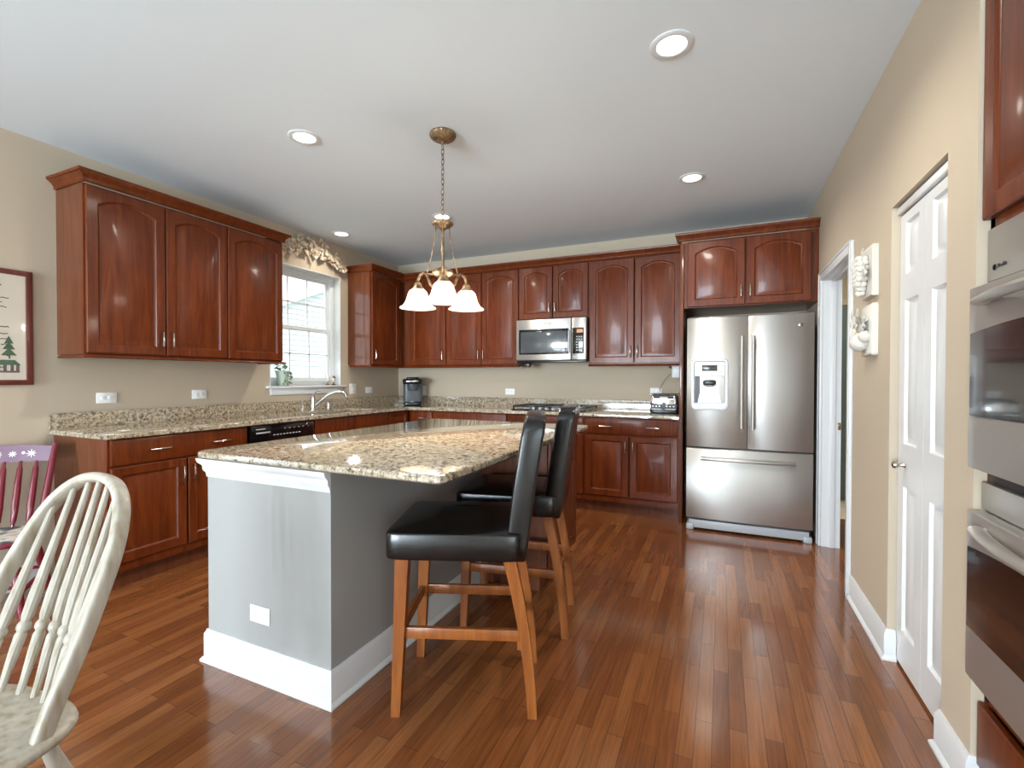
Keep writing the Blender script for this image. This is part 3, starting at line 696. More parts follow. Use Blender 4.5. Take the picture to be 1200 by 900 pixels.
g.loft([[(a, yd + .006, 1.066), (b, yd + .006, 1.066), (b, yd + .006, 1.29), (a, yd + .006, 1.29)], [(a, yd + .004, 1.066), (b, yd + .004, 1.066), (b, yd + .004, 1.29), (a, yd + .004, 1.29)]], caps=True)
rc = g.build('recess', 'dark_grey', dl)
g = G(); g.loft([[(a + .02, yd + .0035, 1.067), (b - .02, yd + .0035, 1.067), (b - .05, yd + .0035, 1.22), (a + .05, yd + .0035, 1.22)], [(a + .02, yd - .010, 1.067), (b - .02, yd - .010, 1.067), (b - .05, yd + .002, 1.22), (a + .05, yd + .002, 1.22)]]); g.build('back_slope', 'silver', rc)
G().superell(((a + b) / 2, yd - .004, 1.235), (.05, .014, .022), .6, .8).build('spout', 'black', rc)
G().tube([((a + b) / 2 + .045 * math.cos(t_), yd - .012, 1.225 + .02 * math.sin(t_)) for t_ in [PI + PI * i / 10 for i in range(11)]], .005, 8).build('paddle', 'chrome', rc)
g = G(); g.lathe([(.0, -.004), (.014, -.004), (.017, -.002), (.017, .01)], (.815, FY - .0745, 1.682), 'y', 24)
bd = g.build('badge', 'chrome', dr)
g = G(); g.text('GE', .014, Matrix.Translation((.815, FY - .0792, 1.682)) @ Matrix.Rotation(R(90), 4, 'X')); g.build('badge_letters', 'mark', bd, smooth=False)
g = G(); g.box(.02, FW - .02, FY - .05, FY, .018, .085, .004)
for s in (0, FW - .06): g.box(s + .0, s + .06, FY - .06, FY + .03, .0, .05, .01)
gk = g.build('base_grille', 'grey', fr)
for s in (.02, FW - .1): G().box(s, s + .08, -.72, -.62, 1.76, 1.785, .006).build('hinge_cover', 'dark_grey', fr)

# ------------------------------------------------------------------ microwave
mw = thing('microwave', 'stainless over-the-range microwave with dark glass door', 'microwave', (1.854, 0, 1.43))
MW = .757; MH = .448
G().box(.003, MW - .003, -.355, -.001, .01, MH - .005).build('housing', 'black', mw, smooth=False)
G().box(.0, MW, -.40, -.355, .0, .022, .004).build('bottom_vent', 'black', mw)
fb = G().box(.0, .60, -.41, -.355, .024, MH, .008).build('door', 'steel', mw)
g = G(); a = [.03, .575]; g.box(a[0], a[1], -.414, -.405, .085, .345, .004); gw = g.build('window', 'dark_glass', fb)
G().box(.05, .555, -.4152, -.413, .1, .32, .002).build('screen', 'mw_glass', fb)
g = G(); g.text('MAYTAG', .022, Matrix.Translation((.345, -.4103, .402)) @ Matrix.Rotation(R(90), 4, 'X')); g.box(.30, .39, -.411, -.409, .386, .388); g.build('logo', 'mark', fb, smooth=False)
G().tube([(.585, -.41, .10), (.585, -.435, .105), (.585, -.44, .21), (.585, -.435, .315), (.585, -.41, .32)], .009, 10).build('handle', 'silver', fb)
cp = G().box(.604, MW, -.41, -.355, .024, MH, .008).build('control_panel', 'steel', mw)
G().box(.618, MW - .025, -.413, -.405, .085, .345, .003).build('keypad', 'black_gloss', cp)
G().box(.66, .722, -.4145, -.412, .295, .33, .001).build('clock', 'clock', cp)
g = G()
for i in range(6):
    for j in range(3): g.box(.655 + j * .024, .669 + j * .024, -.4142, -.4125, .115 + i * .027, .125 + i * .027)
g.build('keys', 'light_mark', cp, smooth=False)
g = G(); g.box(.62, .66, -.4108, -.4095, .045, .06); g.box(.68, .73, -.4108, -.4095, .047, .05); g.build('open_button_mark', 'grey', cp, smooth=False)
uo = thing('under_cabinet_fitting', 'small dark unidentified fitting under the cabinet beside the microwave', 'light', (1.915, -.30, 1.372))  # dark object of unknown use, gives no light
G().box(-.05, .05, -.03, .03, .02, .0165 + .0, .0) if False else None
G().box(-.055, .055, -.03, .05, .022, .0575, .006).build('housing', 'black', uo)
G().box(-.03, .06, -.035, -.005, .004, .022, .006).build('lens', 'figure_brown', uo)

# ------------------------------------------------------------------ cooktop
ct = thing('cooktop', 'black gas cooktop with cast grates set in the back counter', 'cooktop', (2.25, -.325, ZT))
G().box(-.38, .38, -.255, .255, .0005, .012, .005).build('top_plate', 'black_gloss', ct)
g0 = None
for i, (x, y, r) in enumerate(((-.25, .12, .045), (-.25, -.12, .038), (0.02, .02, .055), (.27, .12, .045), (.27, -.12, .038))):
    g = G(); g.lathe([(r, .012), (r, .02), (r * .8, .026), (r * .5, .027)], (x, y, 0), seg=20); b_ = g.build('burner', 'grey', ct)
    G().lathe([(r * .75, .027), (r * .75, .033), (.0, .036)], (x, y, 0), seg=20).build('burner_cap', 'black', b_)
for x in (-.25, .01, .27):
    g = G(); hw = .12
    for yy in (-.22, .22): g.box(x - hw, x + hw, yy - .007, yy + .007, .034, .048, .003)
    for xx in (-hw, 0, hw): g.box(x + xx - .006, x + xx + .006, -.22, .22, .034, .048, .003)
    for yy in (-.1, .1): g.box(x - hw, x + hw, yy - .006, yy + .006, .034, .048, .003)
    for xx in (-hw, hw):
        for yy in (-.21, .21): g.box(x + xx - .008, x + xx + .008, yy - .008, yy + .008, .012, .04, .002)
    g.build('grate', 'black', ct)
for k in range(5):
    G().lathe([(.017, .012), (.015, .034), (.0, .036)], (-.14 + k * .07, -.235, 0), seg=16).build('knob', 'grey', ct)

# ------------------------------------------------------------------ coffee maker
cm = thing('coffee_maker', 'black single-cup coffee maker standing on the counter in the corner', 'coffee maker', (.39, -.22, ZT), R(34))
G().superell((0, 0.03, .155), (.115, .10, .15), .2, .4).build('body', 'dark_grey', cm)
G().superell((-.0, -.03, .285), (.12, .15, .035), .35, .45).build('head', 'black', cm)
G().lathe([(.05, .175), (.062, .2), (.066, .255)], (0, -.085, 0)).build('brew_head', 'dark_grey', cm)
G().superell((0, -.06, .325), (.075, .06, .014), .5, .6).build('lid', 'black', cm)
G().tube([(-.075, -.10, .29), (-.06, -.17, .287), (0, -.187, .285), (.06, -.17, .287), (.075, -.10, .29)], .012, 10).build('handle', 'chrome', cm)
G().superell((0, -.06, .02), (.11, .12, .02), .3, .4).build('drip_tray', 'black', cm)
G().lathe([(.026, .04), (.028, .05), (.022, .052)], (0, -.13, 0)).build('drip_grate', 'silver', cm)
# toaster
ts = thing('toaster', 'chrome four-slot toaster on the counter beside the refrigerator', 'toaster', (3.349, -.27, ZT))
G().superell((0, 0, .095), (.126, .14, .083), .3, .22).build('shell', 'chrome', ts)
G().superell((0, 0, .022), (.13, .143, .02), .3, .22).build('base', 'black', ts)
g = G()
for x in (-.085, -.035, .035, .085): g.box(x - .012, x + .012, -.105, .105, .17, .1795, .003)
g.build('slots', 'black', ts)
G().box(-.128, .128, -.05, .05, .1765, .183, .003).build('top_trim', 'black', ts)
G().box(-.118, .118, -.148, -.136, .035, .088, .005).build('front_panel', 'dark_grey', ts)
for x in (-.062, .062):
    G().box(x - .028, x + .028, -.165, -.135, .145, .16, .005).build('lever', 'black', ts)
    for q in (-.03, 0, .03): G().lathe([(.009, -.147), (.008, -.162), (0, -.163)], (x + q, 0, .066), 'y', 14).build('knob', 'chrome', ts)
    G().box(x - .045, x + .045, -.152, -.147, .04, .045).build('crumb_tray', 'silver', ts)
# charger under cabinet
ad_ = thing('power_adapter', 'small white plug box with a thin cord under the cabinet above the toaster', 'adapter', (3.44, -.12, 1.275))
G().box(-.045, .045, -.03, .03, 0.0, .1345, .008).build('body', 'plate', ad_)
G().cyl((-.045, 0, .10), (-.075, 0, .105), .012, .009, 12).build('knob', 'black', ad_)
G().tube([(-.045, .0, .04), (-.08, .02, .02), (-.13, .05, -.04), (-.165, .09, -.10), (-.17, .105, -.13)], .0025, 6).build('cord', 'dark_grey', ad_)

# ------------------------------------------------------------------ wall oven tower
OX = 4.565
ot = thing('oven_cabinet', 'tall cherry oven tower cabinet in the niche beside the closet', 'cabinet', (OX, -3.112, 0), R(-90))
# local: x -> world -y, front (-y) -> world -x
OW = .76
g = G(); g.box(.0, .02, .0, .60, .10, 2.50); g.box(OW - .02, OW, .0, .60, .10, 2.50); g.box(0, OW, .58, .6, .1, 2.5); g.box(.02, OW - .02, .0, .58, .33, .35); g.box(.02, OW - .02, .0, .58, 1.725, 1.745); g.box(0, OW, .0, .58, 2.48, 2.50); g.box(0.0, OW, .06, .08, 0, .10)
g.box(.0, OW, -.002, .02, 1.708, 1.75); g.box(.0, .025, -.002, .02, .1, 2.5); g.box(OW - .025, OW, -.002, .02, .1, 2.5); g.box(0, OW, -.002, .02, .315, .36)
g.build('carcass', 'cherry', ot, smooth=False)
add_door(ot, .002, .377, 1.735, 2.47, -.0235, True, 'r'); add_door(ot, .384, OW - .004, 1.735, 2.47, -.0235, True, 'l')
slab_mesh(.004, OW - .004, .115, .305, -.0235).build('drawer', 'cherry', ot)
ov = thing('wall_oven', 'stainless double wall oven built into the cherry tower', 'oven', (OX, -3.112, 0), R(-90))
G().box(.027, OW - .027, .001, .56, .365, 1.70).build('body', 'dark_grey', ov, smooth=False)
cp = G().box(.01, OW - .01, -.012, -.003, 1.55, 1.703, .003).build('control_panel', 'steel', ov)
G().box(.20, OW - .2, -.0145, -.011, 1.585, 1.68, .003).build('display', 'dark_glass', cp)
g = G(); g.lathe([(.009, -.0122), (.009, -.0135), (.0065, -.0135), (.0065, -.0122)], (.05, 0, 1.587), 'y', 18); g.text('Profile', .017, Matrix.Translation((.068, -.0125, 1.587)) @ Matrix.Rotation(R(90), 4, 'X'), align='LEFT'); g.build('logo', 'mark', cp, smooth=False)
def oven_door(z0, z1, gz0, gz1, hz):
    g = G(); xs = [.006, .05, OW - .05, OW - .006]; n = 14; rings = []
    g.cells(xs, [z0, gz0, gz1, z1], lambda x, z: not (xs[1] < x < xs[2] and gz0 < z < gz1), -.004, -.05, 'xz', .004)
    d = g.build('oven_door', 'steel', ov)
    g = G(); poly = [(xs[1] - .03 + .0, gz0), (xs[2] + .03, gz0)] + [(xs[1] - .03 + (xs[2] - xs[1] + .06) * (1 - i / 12), gz1 + .02 * (1 - (1 - i / 6) ** 2)) for i in range(13)]
    g.prism(poly, -.046, -.0525, 'xz'); g.build('oven_window', 'dark_glass', d)
    pts = [(.095 + (OW - .19) * i / 14, -.062 - .03 * (1 - (i / 7 - 1) ** 2), hz + .0) for i in range(15)]
    g = G(); g.tube(pts, .018, 14, sect=[(.75 * math.cos(2 * PI * k / 12), 1.1 * math.sin(2 * PI * k / 12)) for k in range(12)], upv=(0, 0, 1))
    for x in (.115, OW - .115): g.tube([(x, -.045, hz), (x, -.066, hz)], .013, 10)
    g.build('handle', 'steel', d)
oven_door(1.005, 1.535, 1.16, 1.40, 1.487)
g = G(); g.box(.03, OW - .03, -.008, -.002, .965, 1.0); g.build('vent', 'black', ov, smooth=False)
G().box(.01, OW - .01, -.02, -.003, .885, .965, .004).build('lower_panel', 'steel', ov)
oven_door(.385, .878, .535, .772, .838)
G().box(.03, OW - .03, -.008, -.002, .362, .383).build('lower_vent', 'black', ov, smooth=False)

# ------------------------------------------------------------------ ceiling lights
LPS = [((1.53, -2.87), 'recessed ceiling light above the left end of the island, near the left cabinets'), ((3.635, -1.31), 'recessed ceiling light in front of the refrigerator'), ((3.633, -2.79), 'recessed ceiling light at the top edge, closest to the closet'), ((1.53, -1.346), 'recessed ceiling light partly behind the chandelier chain'), ((.33, -1.332), 'recessed ceiling light over the sink, close to the window')]
def can(label, x, y, e=42):
    o = thing('recessed_light', label, 'light', (x, y, H), 0, 'recessed ceiling lights')
    g = G(); g.lathe([(.062, -.001), (.064, -.006), (.085, -.007), (.092, -.003), (.092, -.0003)], seg=36, caps=False); g.build('trim_ring', 'white', o)
    g = G(); g.lathe([(.0, -.0022), (.064, -.0022)], seg=36, caps=False); g.build('bulb', 'can_glow', o)
    l = lamp('can_lamp', 'SPOT', (0, 0, -.03), Euler((0, 0, 0)), e, (1, .93, .82), spot_size=R(158), spot_blend=.6, shadow_soft_size=.06); l.parent = o
    return o
for (p, lb) in LPS: can(lb, *p, e=14 if p[0] < 1 else (26 if p == (3.635, -1.31) else 44))

# ------------------------------------------------------------------ chandelier
ch = thing('chandelier', 'bronze three-shade chandelier hanging by a chain over the island', 'chandelier', (2.32, -2.57, 0))
G().lathe([(.072, H - .001), (.078, H - .012), (.07, H - .03), (.045, H - .045), (.018, H - .052), (.008, H - .066)], seg=48, rib=.025, ribn=24).build('canopy', 'bronze', ch)
g = G(); zc = H - .066; k = 0
while zc > 2.215:
    L = .026; ring = []
    for i in range(14):
        a = 2 * PI * i / 14; u, v = .0085 * math.cos(a), L * .72 * math.sin(a); ring.append((u, 0, zc - L * .6 + v) if k % 2 else (0, u, zc - L * .6 + v))
    g.tube(ring, .0024, 6, closed=True); zc -= L * 1.14; k += 1
g.build('chain', 'bronze', ch)
G().lathe([(.006, 2.215), (.012, 2.205), (.045, 2.2), (.062, 2.19), (.06, 2.178), (.045, 2.168), (.02, 2.155), (.011, 2.145)], seg=48, rib=.03, ribn=24).build('crown_cap', 'bronze', ch)
g = G(); g.lathe([(.009, 2.15), (.009, 2.03), (.013, 2.02), (.009, 2.01), (.009, 1.93), (.03, 1.925), (.06, 1.905), (.064, 1.89), (.045, 1.875), (.03, 1.87), (.026, 1.82), (.034, 1.80), (.02, 1.785), (.012, 1.76), (.016, 1.75), (.0, 1.735)]); g.build('column', 'bronze', ch)
RA = .17; base_ang = R(-56)
for k in range(3):
    a = base_ang + k * 2 * PI / 3; ca, sa = math.cos(a), math.sin(a)
    P = lambda r, z: (r * ca, r * sa, z)
    arm = G().tube([P(.025, 1.80), P(.055, 1.80), P(.085, 1.835), P(.105, 1.885), P(.13, 1.905), P(.155, 1.89), P(RA, 1.86), P(RA, 1.83)], [.008, .008, .008, .0085, .009, .0085, .008, .008], 10).tube([P(.03, 1.895), P(.07, 1.89), P(.105, 1.895)], .006, 8).build('arm', 'bronze', ch)
    G().tube([P(.048, 2.175), P(.05, 2.12), P(.075, 2.0), P(.105, 1.905)], .004, 8).build('support_rod', 'bronze', ch)
    c3 = P(RA, 0)
    G().lathe([(.010, 1.85), (.022, 1.84), (.024, 1.825), (.036, 1.812), (.04, 1.80), (.03, 1.797)], c3, seg=24, rib=.03, ribn=12).build('socket_cup', 'bronze', arm)
    sh = G().lathe([(.033, 1.808), (.046, 1.80), (.056, 1.785), (.064, 1.76), (.072, 1.735), (.088, 1.71), (.107, 1.697), (.110, 1.692), (.106, 1.693), (.086, 1.706), (.069, 1.733), (.060, 1.76), (.052, 1.783), (.043, 1.796), (.033, 1.803)], c3, seg=36, caps=False).build('lamp_shade', 'shade', ch)
    G().superell((c3[0], c3[1], 1.757), (.02, .02, .026), 1, 1, 16, 10).build('bulb', 'bulb', ch)
    l = lamp('shade_lamp', 'POINT', (c3[0], c3[1], 1.757), Euler((0, 0, 0)), 44, (1, .93, .80), shadow_soft_size=.03); l.parent = ch

# ------------------------------------------------------------------ bar stools (local: sitter faces +x)
def stool(label, loc, rz):
    o = thing('bar_stool', label, 'stool', loc, rz, 'leather bar stools at the island')
    sq = [(-1, -1), (1, -1), (1, 1), (-1, 1)]
    def leg(x0, y0, x1, y1, w0, w1, zt=.60, curve=0):
        rings = []
        for i in range(7):
            f = i / 6; x = x1 + (x0 - x1) * f; y = y1 + (y0 - y1) * f; x += curve * (f * f - f); w = (w1 + (w0 - w1) * f) / 2
            rings.append([(x + a * w, y + b * w, zt * f) for a, b in sq])
        G().loft(rings).build('leg', 'stool_wood', o)
    for s in (1, -1):
        leg(.225, s * .185, .25, s * .19, .05, .034)
        leg(-.175, s * .182, -.262, s * .175, .046, .034, .60, .06)
        G().box(-.215, .235, s * .184 - .011, s * .184 + .011, .29, .332, .004).build('stretcher', 'stool_wood', o)
    G().box(.229, .249, -.175, .175, .285, .33, .004).build('stretcher', 'stool_wood', o)
    G().box(-.225, -.203, -.165, .165, .24, .28, .004).build('stretcher', 'stool_wood', o)
    def fs(p):
        x, y, z = p
        if z > 0: z += .022 * max(0, 1 - (x / .25) ** 2) * max(0, 1 - (y / .22) ** 2)
        return (x, y, z)
    st = G().superell((.03, 0, .648), (.258, .232, .055), .16, .14, 48, 16, fs).build('seat', 'leather', o, ang=70)
    def fb_(p):
        x, y, z = p; h = z + .29
        x += -.035 - .055 * (h / .58) - .025 * (h / .58) ** 2
        if h > .5: z -= .012 * (y / .21) ** 2
        return (x, y, z)
    G().superell((-.16, 0, .855), (.043, .212, .277), .18, .14, 40, 22, fb_).build('backrest', 'leather', o, ang=70)
    return o
stool('black leather bar stool nearest the camera at the corner of the island', (2.896, -3.266, 0), math.atan2(-.363, -.932))
stool('black leather bar stool farther along the island, behind the nearest stool', (2.858, -2.655, 0), math.atan2(-.21, -.978))

# ------------------------------------------------------------------ white windsor armchair (local: sitter faces +y, base at seat centre)
def windsor():
    o = thing('windsor_chair', 'white painted bow-back windsor chair with turned spindles, in the left foreground', 'chair', (2.25, -4.55, 0), WZ)
    sz = .45
    def fs(p):
        x, y, z = p
        if z > 0: z -= .012 * math.exp(-((x / .13) ** 2 + ((y) / .13) ** 2))
        return (x * (1 + .06 * y / .2), y, z)
    G().superell((0, 0, sz - .02), (.235, .215, .02), .45, .55, 44, 12, fs).build('seat', 'ivory', o, ang=60)
    # bow whose two ends stand in the seat
    def half(s):
        return [(s * x, y, z) for x, y, z in BOW]
    L_ = half(-1); R_ = half(1)
    ctrl = L_[::-1] + R_[1:]
    def cr(p, n=6):
        out = []
        for i in range(len(p) - 1):
            a = Vector(p[max(i - 1, 0)]); b = Vector(p[i]); c = Vector(p[i + 1]); d = Vector(p[min(i + 2, len(p) - 1)])
            for j in range(n):
                t = j / n; out.append(.5 * ((2 * b) + (c - a) * t + (2 * a - 5 * b + 4 * c - d) * t * t + (3 * b - a - 3 * c + d) * t ** 3))
        out.append(Vector(p[-1])); return out
    path = cr(ctrl)
    sect = [(.02 * sgnpow(math.cos(2 * PI * k / 14)), .0135 * sgnpow(math.sin(2 * PI * k / 14))) for k in range(14)]
    n = len(path); rings = []
    for i, p in enumerate(path):
        tg = (path[min(i + 1, n - 1)] - path[max(i - 1, 0)]).normalized()
        nr = Vector((0, .91, .41)); nr = (nr - tg * nr.dot(tg)).normalized(); bn = tg.cross(nr)
        rings.append([p + nr * a + bn * b for a, b in sect])
    G().loft(rings).build('bow', 'ivory', o, ang=60)
    def spindle(a, b, name='spindle'):
        a, b = Vector(a), Vector(b)
        prof = [(0, .0085), (.08, .009), (.2, .0125), (.27, .0135), (.285, .0105), (.30, .0155), (.32, .0155), (.335, .0105), (.36, .0135), (.46, .0145), (.6, .0115), (.8, .009), (1, .0075)]
        G().tube([a + (b - a) * f for f, _ in prof], [r for _, r in prof], 10).build(name, 'ivory', o)
    for x in (-3, -2, -1, 0, 1, 2, 3):
        xb = x * .05; yb = -.185 + .05 * (x / 3) ** 2; xt = x * .046
        best = min((p for p in path if p.z > .72), key=lambda p: abs(p.x - xt))
        spindle((xb, yb, sz - .012), best - Vector((0, 0, .006)))
    for s in (-1, 1):
        for ys in (-1, 1):
            a = Vector((s * .14, ys * .13, sz - .03)); b = Vector((s * .225, ys * .21 - (.03 if ys < 0 else 0), 0)); pr = [(0, .012), (.15, .017), (.3, .021), (.36, .014), (.4, .019), (.5, .021), (.7, .017), (.76, .012), (.8, .016), (1, .012)]
            G().tube([a + (b - a) * f for f, _ in pr], [r for _, r in pr], 12).build('leg', 'ivory', o)
        G().tube([(s * .19, -.165, .21), (s * .19, 0, .2), (s * .19, .165, .21)], [.009, .014, .009], 10).build('stretcher', 'ivory', o)
    G().tube([(-.19, 0, .2), (0, 0, .2), (.19, 0, .2)], [.01, .014, .01], 10).build('stretcher', 'ivory', o)
    return o
def sgnpow(v, e=.6): return math.copysign(abs(v) ** e, v)
WZ = R(-174)
BOW = [(0, -.34, .98), (.08, -.332, .963), (.14, -.307, .91), (.176, -.27, .825), (.192, -.226, .73), (.198, -.178, .62), (.198, -.132, .52), (.196, -.10, .436)]
windsor()

# ------------------------------------------------------------------ maroon spindle chair (local: sitter faces +x)
rc_ = thing('spindle_chair', 'maroon painted spindle-back side chair with white stencilled flowers by the left wall', 'chair', (.372, -3.88, 0), R(-36))
G().superell((0, 0, .425), (.20, .205, .017), .45, .45, 40, 10).build('seat', 'red', rc_, ang=60)
G().superell((0, 0, .4315), (.185, .19, .0125), .35, .45, 40, 10).build('seat_painting', 'seat_paint', rc_, ang=60)
for s in (-1, 1):
    G().tube([(-.165, s * .17, .43), (-.18, s * .178, .50), (-.21, s * .19, .62), (-.25, s * .20, .75), (-.29, s * .207, .88)], [.014, .017, .018, .0165, .014], 12).build('back_post', 'red', rc_)
    for x0, x1 in ((.13, .20), (-.13, -.21)):
        a = Vector((x0, s * .15, .42)); b = Vector((x1, s * .21, 0)); pr = [(0, .013), (.25, .019), (.45, .021), (.6, .019), (.85, .015), (1, .012)]
        G().tube([a + (b - a) * f for f, _ in pr], [r for _, r in pr], 12).build('leg', 'red', rc_)
    G().tube([(.17, s * .183, .17), (0, s * .183, .17), (-.175, s * .183, .17)], [.009, .012, .009], 10).build('stretcher', 'red', rc_)
for x in (.162, ): G().tube([(x, -.177, .21), (x, 0, .21), (x, .177, .21)], [.009, .013, .009], 10).build('stretcher', 'red', rc_)
G().tube([(-.165, -.177, .2), (-.165, 0, .2), (-.165, .177, .2)], [.009, .012, .009], 10).build('stretcher', 'red', rc_)
g = G(); rings = []
for i in range(13):
    f = i / 6 - 1; y = f * .198; dx = -.02 * (1 - f * f)
    rings.append([(-.262 + dx, y, .785), (-.25 + dx, y, .785), (-.274 + dx, y, .868 + .012 * (1 - f * f)), (-.286 + dx, y, .868 + .012 * (1 - f * f))])
cr_ = g.build if False else None
cr_ = g.loft(rings).build('crest_rail', 'pale_mauve', rc_, ang=50)
g = G()
for (cy, cz, r) in ((-.11, .826, .026), (-.03, .83, .018), (-.075, .835, .009), (.03, .83, .018), (.075, .835, .009), (.11, .83, .024)):
    f = cy / .198; bx_ = -.25 - .02 * (1 - f * f) - (cz - .785) * .28 + .0018
    for k in range(8):
        a = PI * k / 4; p = (bx_ - .28 * r * math.sin(a) * .5, cy + r * .5 * math.cos(a), cz + r * .5 * math.sin(a)); q = (bx_ - .28 * r * math.sin(a), cy + r * math.cos(a), cz + r * math.sin(a))
        g.tube([(bx_, cy, cz), p, q], [.0015, .003, .001], 6)
g.build('stencil_flowers', 'plate', cr_)
for k in range(5):
    y = (k - 2) * .066; a = Vector((-.165, y * .93, .435)); b = Vector((-.252 - .015, y * 1.02, .79)); pr = [(0, .007), (.07, .0085), (.1, .013), (.3, .016), (.6, .0155), (.88, .0125), (.92, .008), (1, .007)]
    G().tube([a + (b - a) * f for f, _ in pr], [r for _, r in pr], 10).build('spindle', 'red', rc_)

# ------------------------------------------------------------------ framed sampler
pf = thing('framed_sampler', 'dark framed cross-stitch sampler with a small house and tree on the left wall', 'picture', (0, -3.545, 1.222), L90)
PW, PH = .52, .682
g = G(); g.cells([-PW, -PW + .03, -.03, 0], [0, .03, PH - .03, PH], lambda x, z: not (-PW + .03 < x < -.03 and .03 < z < PH - .03), -.002, -.022, 'xz', .004); g.build('frame', 'frame_wood', pf)
pp = G().box(-PW + .028, -.028, -.012, -.004, .028, PH - .028).build('linen', 'paper', pf, smooth=False)
G().box(-PW + .03, -.03, -.0165, -.015, .03, PH - .03).build('glazing', 'glass', pf, smooth=False)
g = G(); rnd = random.Random(3)
for i, z in enumerate((.585, .54, .512, .486, .458, .425, .395, .37, .34, .30, .27, .24, .21, .175, .14, .105)):
    big = i == 0; x = -.44 + rnd.random() * .05; xe = -.115 - rnd.random() * .05
    while x < xe:
        wd = rnd.uniform(.025, .06); pts = []
        nn = max(4, int(wd / .006))
        for q in range(nn): pts.append((x + wd * q / nn, -.0126, z + rnd.uniform(-1, 1) * (.011 if big else .0055)))
        g.tube(pts, .0042 if big else .0026, 5); x += wd + .012
g.tube([(-.46, -.0126, .075), (-.06, -.0126, .075)], .002, 5); g.build('stitched_lines', 'ink', pp)
g = G()
for k in range(3): z = .175 + k * .035; w = .034 - k * .007; g.prism([(-.105 - w, z), (-.105 + w, z), (-.105, z + .045)], -.0135, -.0122, 'xz')
g.prism([(-.165, .118), (-.055, .118), (-.08, .148), (-.14, .148)], -.0136, -.0123, 'xz'); g.build('stitched_tree', 'thread_green', pp, smooth=False)
g = G()
for x in (-.150, -.122, -.092, -.068): g.box(x - .007, x + .007, -.0135, -.0122, .08, .118)
g.box(-.107, -.099, -.0135, -.0122, .155, .176); g.box(-.155, -.06, -.0135, -.0122, .078, .084); g.build('stitched_house', 'thread_mauve', pp, smooth=False)

# ------------------------------------------------------------------ window ledge things
vs = thing('potted_plant', 'pale green pot with trailing leaves on the left end of the window sill', 'plant', (-.045, -1.725, WZ0), 0)
G().lathe([(.0, .001), (.042, .001), (.046, .01), (.058, .10), (.066, .14), (.068, .146), (.06, .146), (.05, .12)], (0, 0, 0), caps=False).build('pot', 'pot', vs)
g = G(); rnd = random.Random(5)
def leaf(g, p, d, L, w, n=None):
    p = Vector(p); d = Vector(d).normalized(); n = Vector(n) if n else Vector((rnd.uniform(-1, 1), rnd.uniform(-1, 1), rnd.uniform(-1, 1)))
    sd = d.cross(n).normalized(); nn = sd.cross(d)
    rings = []
    for f, ww, h in ((0, .08, 0), (.3, .9, .12), (.55, 1, .15), (.8, .6, .08), (1, .05, -.05)):
        c_ = p + d * L * f + nn * h * L
        rings.append([c_ + sd * w * ww, c_ + nn * .0022, c_ - sd * w * ww, c_ - nn * .0022])
    g.loft(rings)
for i in range(46):
    a = rnd.uniform(0, 2 * PI); z = rnd.uniform(.02, .2) if i % 2 else rnd.uniform(.14, .22); r = .05 + .02 * rnd.random() if z < .14 else rnd.uniform(0, .05)
    a = a if z > .14 else rnd.uniform(-.6, 1.2)
    leaf(g, (r * math.cos(a), r * math.sin(a), z), (math.cos(a), math.sin(a), rnd.uniform(-.9, .8) if z > .14 else -.8), rnd.uniform(.03, .055), .011)
g.build('foliage', 'leaf', vs)
for i, (y, lb) in enumerate(((-1.17, 'small white bird figurine with a tall tail on the window sill'), (-1.085, 'small brown and white figurine on the right end of the window sill'))):
    o = thing('figurine', lb, 'figurine', (-.03, y, WZ0), 0)
    G().lathe([(.0, .0), (.02, .001), (.022, .008), (.008, .016), (.006, .03)], seg=16).build('stand', 'figure_brown', o)
    b_ = G().superell((0, 0, .055), (.02, .026, .024), 1, 1, 16, 10).build('body', 'figure', o)
    G().ball((.004, .014 if i == 0 else 0, .088), .015, 12).build('head', 'figure' if i == 0 else 'figure_brown', o)
    if i == 0: G().tube([(0, -.02, .06), (0, -.032, .10), (0, -.03, .17)], [.008, .006, .002], 8).build('tail', 'figure', o)
    else: G().tube([(.012, .0, .07), (.03, .0, .085)], [.005, .003], 6).build('beak', 'figure_brown', o)

# plaster swag over the window
gd = thing('garland', 'antiqued plaster swag of fruit and leaves on the wall above the window', 'wall decoration', (0, -1.455, 2.40), L90)
rnd = random.Random(11)
def arc_pt(f):  # f -1..1 ; local x along the wall, z up
    return f * .455, .175 * (1 - abs(f) ** 1.8) + .03
g = G(); poly = [arc_pt(-1 + i / 10) for i in range(21)]; n = len(poly)
g.tube([(x, -.016, z - .01) for x, z in poly], [.022 + .03 * (1 - abs(-1 + i / 10)) for i in range(21)], 8, sect=[(math.cos(2 * PI * k / 12), .26 * math.sin(2 * PI * k / 12)) for k in range(12)], upv=(0, .0, 1)); g.build('backing', 'garland', gd)
fr_ = G(); lv = G()
for i in range(150):
    f = rnd.uniform(-1, 1); x, z = arc_pt(f); wd = .05 + .045 * (1 - abs(f)); dz = rnd.uniform(-1, 1) * wd
    a = rnd.uniform(0, 2 * PI); leaf(lv, (x, -.022 - .03 * rnd.random(), z + dz), (math.cos(a), -.35, math.sin(a)), rnd.uniform(.045, .075), rnd.uniform(.012, .02), (0, -1, 0))
lv.build('leaves', 'garland', gd)
for cx in (-.33, -.18, -.02, .13, .28, .40):
    x, z = arc_pt(cx / .455)
    for i in range(16):
        fr_.ball((x + rnd.gauss(0, .02), -.04 - rnd.random() * .025, z - .02 + rnd.gauss(0, .022)), rnd.uniform(.011, .016), 8)
    fr_.build('grapes', 'garland', gd); fr_ = G()
for cx, r in ((-.25, .033), (-.1, .036), (.06, .03), (.2, .033), (.34, .026)):
    x, z = arc_pt(cx / .455); G().superell((x, -.05, z + .0), (r, r * .9, r * 1.05), 1, 1, 16, 10).build('fruit', 'garland', gd)

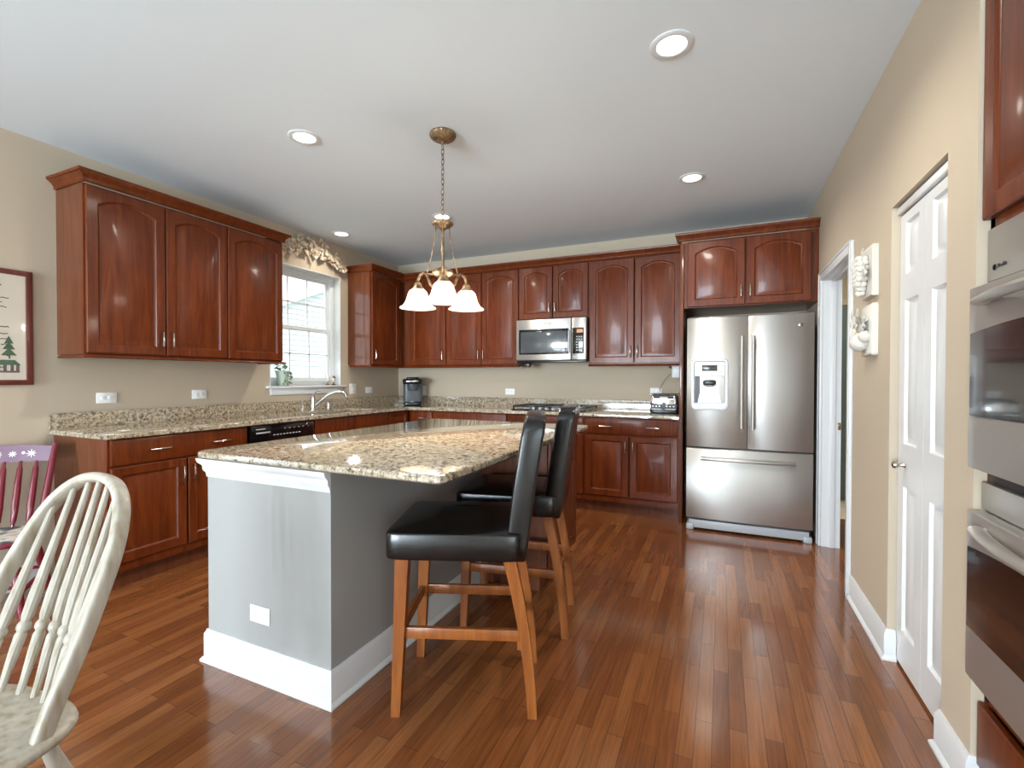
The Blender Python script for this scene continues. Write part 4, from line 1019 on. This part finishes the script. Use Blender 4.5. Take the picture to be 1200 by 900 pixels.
# white relief plaques on the right wall (local after -90: x -> world -y, front -> world -x)
def plaque(label, z, kind):
    o = thing('wall_plaque', label, 'plaque', (W, -2.06, z), R(-90), 'white plaster fruit plaques')
    g = G(); rnd = random.Random(kind); pts = []
    for (x, zz) in rrect(-.095, .095, -.125, .125, .01, 3): pts.append((x + rnd.uniform(-.004, .004), zz + rnd.uniform(-.004, .004)))
    g.loft([[(x, -.001, q) for x, q in pts], [(x, -.022, q) for x, q in pts], [(x * .96, -.027, q * .97) for x, q in pts]]); g.build('board', 'relief', o, ang=50)
    lf = G()
    for i in range(9):
        a = rnd.uniform(0, 2 * PI); leaf_ = leaf; leaf(lf, (rnd.uniform(-.05, .05), -.032, rnd.uniform(-.02, .09)), (math.cos(a), -.3, math.sin(a)), rnd.uniform(.06, .08), .022, (0, -1, 0))
    if kind == 1:
        lf.build('leaves', 'relief', o); gr = G()
        for row, (n, z0) in enumerate(((4, .07), (5, .045), (5, .02), (4, -.005), (4, -.03), (3, -.055), (2, -.078), (1, -.095))):
            for i in range(n):
                for lay in range(2):
                    gr.ball(((i - (n - 1) / 2) * .028 - .02 + rnd.uniform(-.004, .004), -.042 - lay * .02 * (1 if n > 2 else .6), z0 + rnd.uniform(-.004, .004)), .0165, 10)
        gr.build('grapes', 'relief', o)
    else:
        for i in range(9):
            a = rnd.uniform(0, 2 * PI); leaf(lf, (rnd.uniform(-.06, .04), -.05, rnd.uniform(0, .09)), (math.cos(a), -.4, math.sin(a)), rnd.uniform(.05, .075), .022, (0, -1, 0))
        lf.build('leaves', 'relief', o)
        G().superell((-.03, -.05, -.055), (.05, .042, .048), 1, 1, 20, 12, lambda p: (p[0] * (1 - .25 * p[2] / .05), p[1], p[2])).build('pear', 'relief', o)
        G().superell((.035, -.04, -.03), (.03, .03, .03), 1, 1, 16, 10).build('plum', 'relief', o)
    return o
plaque('white plaster grape cluster plaque, upper of two on the right wall', 1.80, 1)
plaque('white plaster pear and leaf plaque, lower of two on the right wall', 1.51, 2)
